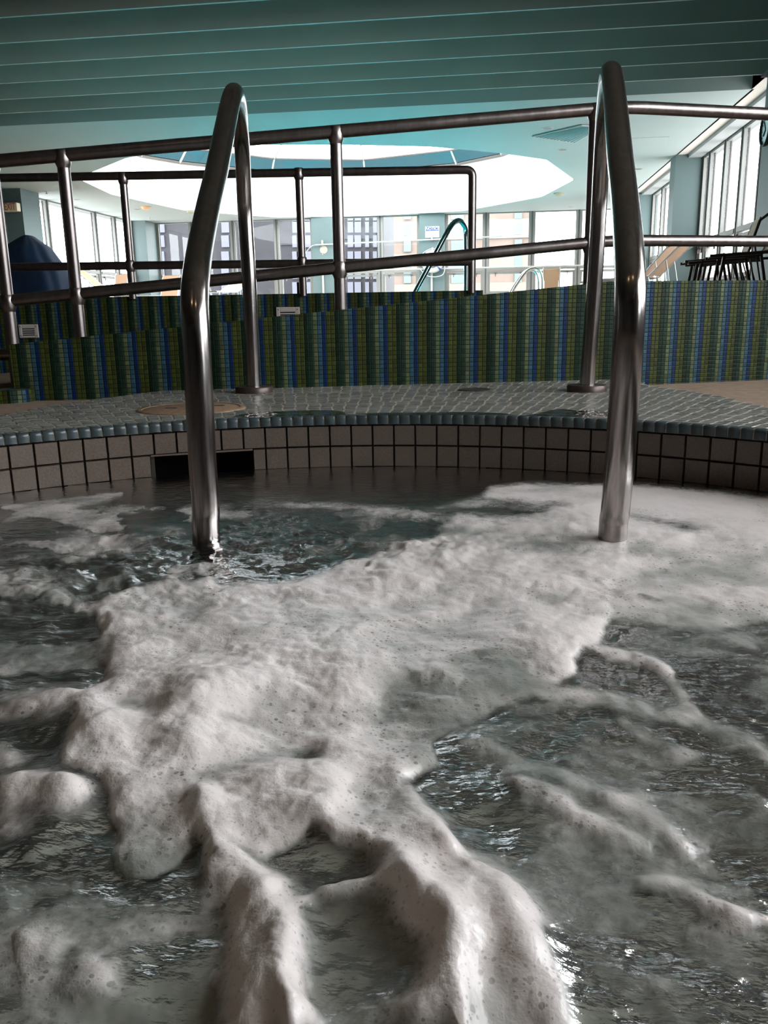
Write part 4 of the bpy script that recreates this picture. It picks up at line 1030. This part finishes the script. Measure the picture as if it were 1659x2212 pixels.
LINES = [  # ridge lines: points, radius, amount, height
 ([(432,1732),(440,1780),(475,1830),(530,1872),(580,1920),(612,1985),(628,2060),(640,2130),(655,2230)], 34, .97, .026),
 ([(470,1860),(530,1950),(560,2050),(560,2160),(570,2250)], 50, .8, .008),
 ([(680,1760),(720,1790),(770,1800),(815,1835),(850,1890),(868,1950)], 26, .9, .018),
 ([(700,1935),(760,1930),(830,1925),(890,1962),(945,2000),(985,2070),(1005,2150),(1015,2250)], 30, .9, .018),
 ([(640,1950),(700,1940),(760,1925)], 14, .7, .008),
 ([(880,1690),(895,1745),(935,1795),(972,1830)], 26, .8, .014),
 ([(1000,1880),(1060,1900),(1110,1955),(1140,2010),(1160,2050),(1190,2095),(1225,2170),(1245,2240)], 30, .85, .014),
 ([(990,1590),(1060,1600),(1130,1640),(1200,1655),(1262,1685)], 20, .65, .010),
 ([(1110,1685),(1180,1700),(1240,1740),(1320,1765),(1400,1800)], 15, .85, .012),
 ([(1310,1705),(1390,1725),(1450,1765),(1500,1808)], 18, .75, .012),
 ([(1395,1868),(1450,1872),(1520,1905),(1590,1952),(1680,1960)], 17, .75, .012),
 ([(1260,1890),(1330,1880),(1400,1868)], 10, .45, .004),
 ([(1180,1480),(1260,1485),(1340,1500),(1420,1520),(1500,1540)], 16, .8, .008),
 ([(1440,1525),(1520,1545),(1600,1580),(1700,1625)], 14, .7, .008),
 ([(1340,1535),(1400,1570),(1460,1600),(1520,1605)], 12, .6, .006),
 ([(1400,1430),(1440,1450),(1470,1490),(1510,1530)], 14, .6, .006),
 ([(1290,1400),(1350,1405),(1400,1415),(1440,1445)], 14, .7, .006),
 ([(1500,1375),(1570,1372),(1630,1390)], 10, .55, .004),
 ([(0,1272),(60,1265),(120,1275),(175,1303),(215,1310)], 12, .75, .010),
 ([(0,1118),(60,1100),(130,1085),(200,1072),(262,1056)], 9, .7, .003),
 ([(0,1085),(60,1078),(150,1068),(260,1054)], 4, .8, .003),
 ([(0,1530),(80,1520),(150,1510),(205,1530)], 14, .75, .012),
 ([(150,1180),(240,1170),(330,1150),(400,1140)], 6, .5, .002),
 ([(215,1325),(240,1297),(290,1272),(360,1262),(460,1256)], 16, .8, .012),
 ([(460,1258),(600,1262),(700,1240),(750,1205)], 12, .7, .008),
 ([(450,1320),(520,1305),(600,1320)], 16, .4, .010),
 ([(1220,1235),(1300,1330),(1200,1460)], 20, .2, .003),
 ([(1010,1480),(1080,1475),(1180,1478)], 14, .5, .008),
 ([(0,1600),(40,1620)], 16, .4, .004),
 ([(150,1640),(170,1590),(210,1545)], 22, .8, .014),
]
NR, NA = 760, 760
inv = np.linspace(1/2.35, 1/.30, NR); rad = 1/inv
half = math.radians(28.5); yaw = math.radians(90)+math.atan2(.1304703, .9913388)
fine = np.linspace(-half, half, NA); side = np.linspace(half, math.radians(150), 60)[1:]
azs = np.concatenate([-side[::-1], fine, side])+yaw
AR, AZ = np.meshgrid(rad, azs, indexing='ij')
GX = AR*np.cos(AZ); GY = AR*np.sin(AZ)
def project(x, y, z):
    P = np.stack([x, y, z-HC]); c = np.einsum('ij,jkl->ikl', ROT.T, P)
    return 829+FOC*c[0]/c[2], 1106+FOC*c[1]/c[2], c[2]
def foam_fields(x, y):
    U, V, D = project(x, y, np.full_like(x, .012))
    ok = D > .05
    wx_ = fbm(x, y, 9, 4, 11); wy_ = fbm(x, y, 9, 4, 23)
    fine_w = fbm(x, y, 60, 3, 31)
    sc = np.clip((V-1000)/700, .15, 1.3)
    U2 = U+wx_*34*sc+fine_w*10*sc; V2 = V+wy_*26*sc+fine_w*7*sc
    keep = np.ones_like(x); Hh = np.zeros_like(x)
    def poly_sd(poly, u, v):
        P = np.array(poly, float); d2 = np.full(u.shape, 1e12); Q = np.roll(P, -1, 0)
        for (ax_, ay_), (bx_, by_) in zip(P, Q):
            ex, ey = bx_-ax_, by_-ay_; t = np.clip(((u-ax_)*ex+(v-ay_)*ey)/(ex*ex+ey*ey+1e-9), 0, 1)
            d2 = np.minimum(d2, (u-ax_-t*ex)**2+(v-ay_-t*ey)**2)
        return np.where(inside(u, v, P), 1, -1)*np.sqrt(d2)
    def ss(x_): x_ = np.clip(x_, 0, 1); return x_*x_*(3-2*x_)
    for poly, soft, amt, h in POLYS:
        sd = poly_sd(poly, U2, V2); a = amt*ss((sd+soft*.35)/soft); keep = keep*(1-a)
        Hh = Hh+h*ss((sd+soft*.2)/(soft*2.4))
    for cx, cy, rx, ry, rot, amt, h in ELLS:
        c_, s_ = math.cos(math.radians(rot)), math.sin(math.radians(rot))
        du, dv = (U2-cx), (V2-cy); a_ = (du*c_+dv*s_)/rx; b_ = (-du*s_+dv*c_)/ry; q = a_*a_+b_*b_
        g_ = np.exp(-q*.85)
        if amt >= 0: keep = keep*(1-amt*g_)
        else: keep = 1-(1-keep)*(1+amt*g_)
        Hh = Hh+h*np.exp(-q*.42)*.75
    for pts_, r_, amt, h in LINES:
        d2 = np.full(x.shape, 1e12); rr_ = np.full(x.shape, 1.0)
        for i in range(len(pts_)-1):
            (ax_, ay_), (bx_, by_) = pts_[i], pts_[i+1]; ex, ey = bx_-ax_, by_-ay_
            t = np.clip(((U2-ax_)*ex+(V2-ay_)*ey)/(ex*ex+ey*ey+1e-9), 0, 1)
            dd = (U2-ax_-t*ex)**2+(V2-ay_-t*ey)**2; n_ = len(pts_)-1
            tt = (i+t)/n_; taper = r_*(.5+.5*np.sin(PI*np.clip(tt, 0.0, 1))**.5)
            dd = dd/taper**2; d2 = np.minimum(d2, dd)
        g_ = np.exp(-d2*.62)
        if amt >= 0: keep = keep*(1-amt*g_)
        else: keep = 1-(1-keep)*(1+amt*g_)
        Hh = Hh+h*np.exp(-d2*.30)*.62
    def box(u0, u1, v0, v1, fu, fv): return ss((U-u0)/fu+.5)*ss((u1-U)/fu+.5)*ss((V-v0)/fv+.5)*ss((v1-V)/fv+.5)
    fA = fbm(x, y*1.2, 9, 5, 131, .58); fB = fbm(x*.9+y*.5, y*1.5-x*.6, 8, 5, 151, .58)
    film = box(-300, 520, 1075, 1270, 160, 40)*ss((fA+.02)/.16)*.62
    film = np.maximum(film, box(-300, 330, 1290, 1700, 160, 100)*ss((fB+.03)/.30)*.50)
    film = np.maximum(film, box(540, 1000, 1085, 1240, 120, 60)*ss((fA-.08)/.2)*.35)
    film = np.maximum(film, box(900, 2200, 1330, 2500, 120, 120)*ss((fB-.00)/.34)*.46)
    film = np.maximum(film, box(-300, 640, 1850, 2500, 120, 120)*ss((fA+.12)/.34)*.42)
    film = np.maximum(film, box(620, 860, 1850, 2260, 60, 60)*ss((fB+.12)/.34)*.26)
    keep = keep*(1-film)
    A = 1-keep
    A = np.where(ok, A, .5); Hh = np.where(ok, Hh, .004)
    wo = np.maximum(np.maximum(ss((V-2230)/260), ss((-30-U)/260)), ss((U-1690)/260)); wo = np.where(ok, wo, 1.0)
    A = A*(1-wo)+wo*np.clip(.5+fbm(x, y, 5, 4, 77)*1.6, 0, 1); Hh = Hh*(1-wo)+wo*.004
    return A, Hh, U, V
print('foam fields')
A, Hf, U, V = foam_fields(GX, GY)
def blur(F_, n, it=3):
    for _ in range(it):
        c = np.cumsum(np.pad(F_, ((n+1, n), (0, 0)), mode='edge'), 0); F_ = (c[2*n+1:]-c[:-2*n-1])/(2*n+1)
        c = np.cumsum(np.pad(F_, ((0, 0), (n+1, n)), mode='edge'), 1); F_ = (c[:, 2*n+1:]-c[:, :-2*n-1])/(2*n+1)
    return F_
Hf = .35*blur(Hf, 4)+.65*blur(Hf, 9)
As = .5*blur(A, 3)+.5*blur(A, 8); A = .6*A+.4*blur(A, 3)
dist = np.hypot(GX, GY)
rr0 = np.hypot(GX-CX, GY-CY)
calm = np.clip((R-rr0)/.45, 0, 1); calm = calm*calm*(3-2*calm)
boil = np.clip((1.75-dist)/1.2, 0, 1)
base = calm*(fbm(GX, GY, 6, 3, 3)*.010*(.3+boil)+fbm(GX, GY, 22, 3, 5)*.0032*(.35+boil)+fbm(GX, GY, 70, 2, 8)*.0011)+fbm(GX, GY, 90, 2, 9)*.0004
edge = np.clip((R-rr0)/.05, 0, 1)
spk = np.exp(-(((U-720)/330)**2+((V-1165)/75)**2))*(V > 0)+.8*np.exp(-(((U-150)/330)**2+((V-1240)/110)**2))+.15*np.exp(-(((U-1420)/260)**2+((V-1500)/130)**2))
base = base+calm*spk*(fbm(GX, GY, 28, 3, 207)*.011+fbm(GX, GY, 75, 2, 211)*.0030)
base = base+Hf*.60*edge                         # the swell under the foam
def ridge(n): return 1-np.abs(n)*2
lump = fbm(GX, GY, 9, 2, 41)*.014+np.maximum(0, fbm(GX, GY, 22, 2, 47))*.007+fbm(GX, GY, 75, 2, 51)*.0012+fbm(GX, GY, 190, 2, 57)*.0004
scl = np.clip(.25+boil*1.1, 0, 1)
thick = As*As*(.0042+lump*scl)+A*fbm(GX, GY, 55, 2, 62)*.0006
thick = np.maximum(thick, A*.0014+.0013)
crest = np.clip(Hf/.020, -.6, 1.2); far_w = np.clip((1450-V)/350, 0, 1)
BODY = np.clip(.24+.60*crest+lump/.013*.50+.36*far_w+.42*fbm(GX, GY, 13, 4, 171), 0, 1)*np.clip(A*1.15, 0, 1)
foam_z = base+Hf*.40*edge*np.clip(As*1.4, 0, 1)+thick-.0012
SPA = rr0 < R+.004
def grid_mesh(name, X, Y, Zv, mask_face, attrs, mat):
    nr, na = X.shape
    idx = np.arange(nr*na).reshape(nr, na)
    f = np.stack([idx[:-1,:-1], idx[:-1,1:], idx[1:,1:], idx[1:,:-1]], -1).reshape(-1, 4)
    f = f[mask_face.reshape(-1)]
    used = np.zeros(nr*na, bool); used[f.reshape(-1)] = True
    rem = np.cumsum(used)-1; f = rem[f]
    co = np.stack([X, Y, Zv], -1).reshape(-1, 3)[used]
    me = bpy.data.meshes.new(name); me.vertices.add(len(co)); me.vertices.foreach_set('co', co.astype(np.float32).reshape(-1))
    me.loops.add(f.size); me.loops.foreach_set('vertex_index', f[:, ::-1].reshape(-1).astype(np.int32))
    me.polygons.add(len(f)); me.polygons.foreach_set('loop_start', np.arange(0, f.size, 4, dtype=np.int32))
    me.update(calc_edges=True); me.validate()
    me.polygons.foreach_set('use_smooth', np.ones(len(me.polygons), bool))
    for k, arr in attrs.items():
        a = me.attributes.new(k, 'FLOAT', 'POINT'); a.data.foreach_set('value', arr.reshape(-1)[used].astype(np.float32))
    me.materials.append(mat)
    o = bpy.data.objects.new(name, me); COL.objects.link(o); return o
def fm(mask): return mask[:-1,:-1] & mask[1:,:-1] & mask[:-1,1:] & mask[1:,1:]
def fmany(mask): return mask[:-1,:-1] | mask[1:,:-1] | mask[:-1,1:] | mask[1:,1:]
# water material
def spa_water():
    m, nt, o = new_mat('spa_water'); geo = N(nt, 'NewGeometry'); pos = geo.outputs['Position']
    at = N(nt, 'Attribute'); at.attribute_name = 'murk'; ft = N(nt, 'Attribute'); ft.attribute_name = 'foam'
    mp = N(nt, 'Mapping'); mp.inputs['Scale'].default_value = (1, 1.9, 1); nt.links.new(pos, mp.inputs['Vector'])
    n1 = noise(nt, mp.outputs[0], 16, 5, .6); n2 = noise(nt, mp.outputs[0], 55, 4, .65)
    df = N(nt, 'BsdfDiffuse'); milky = math_(nt, 'ADD', math_(nt, 'MULTIPLY', ft.outputs['Fac'], 1.15), maprange(nt, n2, .52, .72, 0, .35), clamp=True)
    c = mixc(nt, maprange(nt, n1, .3, .7), (.125, .140, .120), (.21, .225, .19))
    c = mixc(nt, milky, c, (.47, .465, .41)); nt.links.new(c, df.inputs['Color'])
    tr = N(nt, 'BsdfTransparent'); tr.inputs[0].default_value = (.84, .95, .95, 1)
    b = bump(nt, noise(nt, mp.outputs[0], 120, 4, .6), .20, .004, bump(nt, noise(nt, mp.outputs[0], 38, 3), .32, .010))
    gl = N(nt, 'BsdfGlossy'); gl.inputs['Roughness'].default_value = .14; nt.links.new(b, gl.inputs['Normal'])
    fr = N(nt, 'Fresnel'); fr.inputs['IOR'].default_value = 1.33; nt.links.new(b, fr.inputs['Normal'])
    a_ = N(nt, 'MixShader'); nt.links.new(at.outputs['Fac'], a_.inputs[0]); nt.links.new(tr.outputs[0], a_.inputs[1]); nt.links.new(df.outputs[0], a_.inputs[2])
    mx = N(nt, 'MixShader'); nt.links.new(fr.outputs[0], mx.inputs[0]); nt.links.new(a_.outputs[0], mx.inputs[1]); nt.links.new(gl.outputs[0], mx.inputs[2])
    nt.links.new(mx.outputs[0], o.inputs[0]); return m
def spa_foam():
    m, nt, o = new_mat('spa_foam'); geo = N(nt, 'NewGeometry'); pos = geo.outputs['Position']
    ft = N(nt, 'Attribute'); ft.attribute_name = 'foam'; F = ft.outputs['Fac']
    warp = N(nt, 'VectorMath', operation='ADD'); nz = N(nt, 'TexNoise'); nz.inputs['Scale'].default_value = 30; nt.links.new(pos, nz.inputs['Vector'])
    sc = N(nt, 'VectorMath', operation='SCALE'); sc.inputs['Scale'].default_value = .012; nt.links.new(nz.outputs['Color'], sc.inputs[0])
    nt.links.new(pos, warp.inputs[0]); nt.links.new(sc.outputs[0], warp.inputs[1]); P = warp.outputs[0]
    def vor(scale, feat='F1'):
        v = N(nt, 'TexVoronoi', feature=feat); v.inputs['Scale'].default_value = scale; nt.links.new(P, v.inputs['Vector']); return v
    v1 = vor(165); v2 = vor(300); v3 = vor(620)
    n1 = noise(nt, P, 14, 4, .6); n2 = noise(nt, P, 48, 4, .6); n3 = noise(nt, P, 170, 3, .6)
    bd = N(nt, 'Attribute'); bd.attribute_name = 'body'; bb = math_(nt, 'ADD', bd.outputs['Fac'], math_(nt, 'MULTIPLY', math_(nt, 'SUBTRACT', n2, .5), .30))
    # dark bubble mouths of uneven size
    sz = N(nt, 'SeparateColor'); nt.links.new(v1.outputs['Color'], sz.inputs[0])
    th = maprange(nt, sz.outputs[0], .30, 1, .02, .42, False)
    big = maprange(nt, math_(nt, 'SUBTRACT', v1.outputs['Distance'], th), -.10, .05, 1, 0)
    sz2 = N(nt, 'SeparateColor'); nt.links.new(v2.outputs['Color'], sz2.inputs[0])
    th2 = maprange(nt, sz2.outputs[0], .2, 1, .05, .38, False)
    sml = maprange(nt, math_(nt, 'SUBTRACT', v2.outputs['Distance'], th2), -.15, .08, 1, 0)
    zone = math_(nt, 'MULTIPLY', maprange(nt, n1, .36, .58), maprange(nt, bb, .95, .35))
    holes = math_(nt, 'MAXIMUM', math_(nt, 'MULTIPLY', big, math_(nt, 'MULTIPLY', zone, 1.0)), math_(nt, 'MULTIPLY', sml, math_(nt, 'ADD', math_(nt, 'MULTIPLY', zone, .55), .26)))
    f2 = math_(nt, 'ADD', F, math_(nt, 'MULTIPLY', math_(nt, 'SUBTRACT', n2, .5), .60)); f2 = math_(nt, 'ADD', f2, math_(nt, 'MULTIPLY', math_(nt, 'SUBTRACT', n3, .5), .25))
    alpha = maprange(nt, f2, .12, .80)
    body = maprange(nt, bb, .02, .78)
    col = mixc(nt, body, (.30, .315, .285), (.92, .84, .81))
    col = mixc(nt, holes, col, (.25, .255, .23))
    p = N(nt, 'BsdfPrincipled'); nt.links.new(col, p.inputs['Base Color']); p.inputs['Roughness'].default_value = .30
    p.inputs['Specular IOR Level'].default_value = .5
    p.inputs['Subsurface Weight'].default_value = 0.0
    h = math_(nt, 'ADD', math_(nt, 'MULTIPLY', v2.outputs['Distance'], -.5), math_(nt, 'MULTIPLY', v3.outputs['Distance'], -.25))
    h = math_(nt, 'ADD', h, math_(nt, 'MULTIPLY', holes, -.5))
    nt.links.new(bump(nt, h, .30, .0013), p.inputs['Normal'])
    nt.links.new(alpha, p.inputs['Alpha'])
    nt.links.new(p.outputs[0], o.inputs[0]); return m
MILK = np.clip(.55*blur(A, 14)+.45*blur(A, 34)+.10*(fbm(GX, GY, 7, 4, 97)+.4)*boil, 0, 1)
murk = np.clip((1.62-dist)/.30, 0, 1)
murk = np.maximum(murk, np.clip((-.55-GX)/.35, 0, 1)*.85)
murk = np.maximum(murk, np.clip((GX-.15)/.3, 0, 1)*.9)
murk = np.clip(murk+fbm(GX, GY, 12, 3, 91)*.35*(murk > .02), .04, 1)
wt = grid_mesh('spa_water', GX, GY, base, fm(SPA), {'murk': murk, 'foam': MILK}, spa_water())
tag(wt, 'churning grey-green water filling the round spa', 'water', kind='stuff')
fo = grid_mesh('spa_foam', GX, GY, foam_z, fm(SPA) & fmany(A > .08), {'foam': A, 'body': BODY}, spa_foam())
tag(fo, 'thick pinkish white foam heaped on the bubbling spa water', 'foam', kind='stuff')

# ------------------------------------------------------------------ light
w = bpy.data.worlds.new('sky'); S.world = w; w.use_nodes = True; nt = w.node_tree
bgn = nt.nodes['Background']; bgn.inputs[0].default_value = (.93, .96, 1.0, 1); bgn.inputs[1].default_value = 10.0
def portal(loc, rot, sx, sy, name):
    l = bpy.data.lights.new(name, 'AREA'); l.shape = 'RECTANGLE'; l.size = sx; l.size_y = sy
    l.cycles.is_portal = True
    o = bpy.data.objects.new(name, l); COL.objects.link(o); o.location = loc; o.rotation_euler = rot
portal((-3.2, FY+.3, 1.9), (-PI/2, 0, 0), 13, 2.2, 'daylight_far')
portal((AX+.2, 1.7, 1.69), (0, PI/2, 0), 2.2, 3.7, 'daylight_right_near')
portal((RX+.3, 17, 1.85), (0, PI/2, 0), 2.2, 12.6, 'daylight_right')
portal((LX-.3, 20, 1.85), (0, -PI/2, 0), 2.2, 6.4, 'daylight_left')
portal((-3.6, 18.5, 5.4), (0, 0, 0), 10, 10, 'daylight_skylight')
for x, y in ((-.75, -.5), (.75, -.35)):
    t = thing('ceiling_lamp', 'warm round ceiling lamp over the spa behind the viewer', 'lamp', (x, y, ZC), 'warm lamps over the spa')
    MB().lathe((x,y,ZC), [(.0,-.012),(.07,-.012),(.075,-.006)], 24).build('lens', MAT['lens'], t)
    MB().lathe((x,y,ZC), [(.076,-.016),(.095,-.016),(.1,.4)], 24).build('can', MAT['winframe_l'], t)
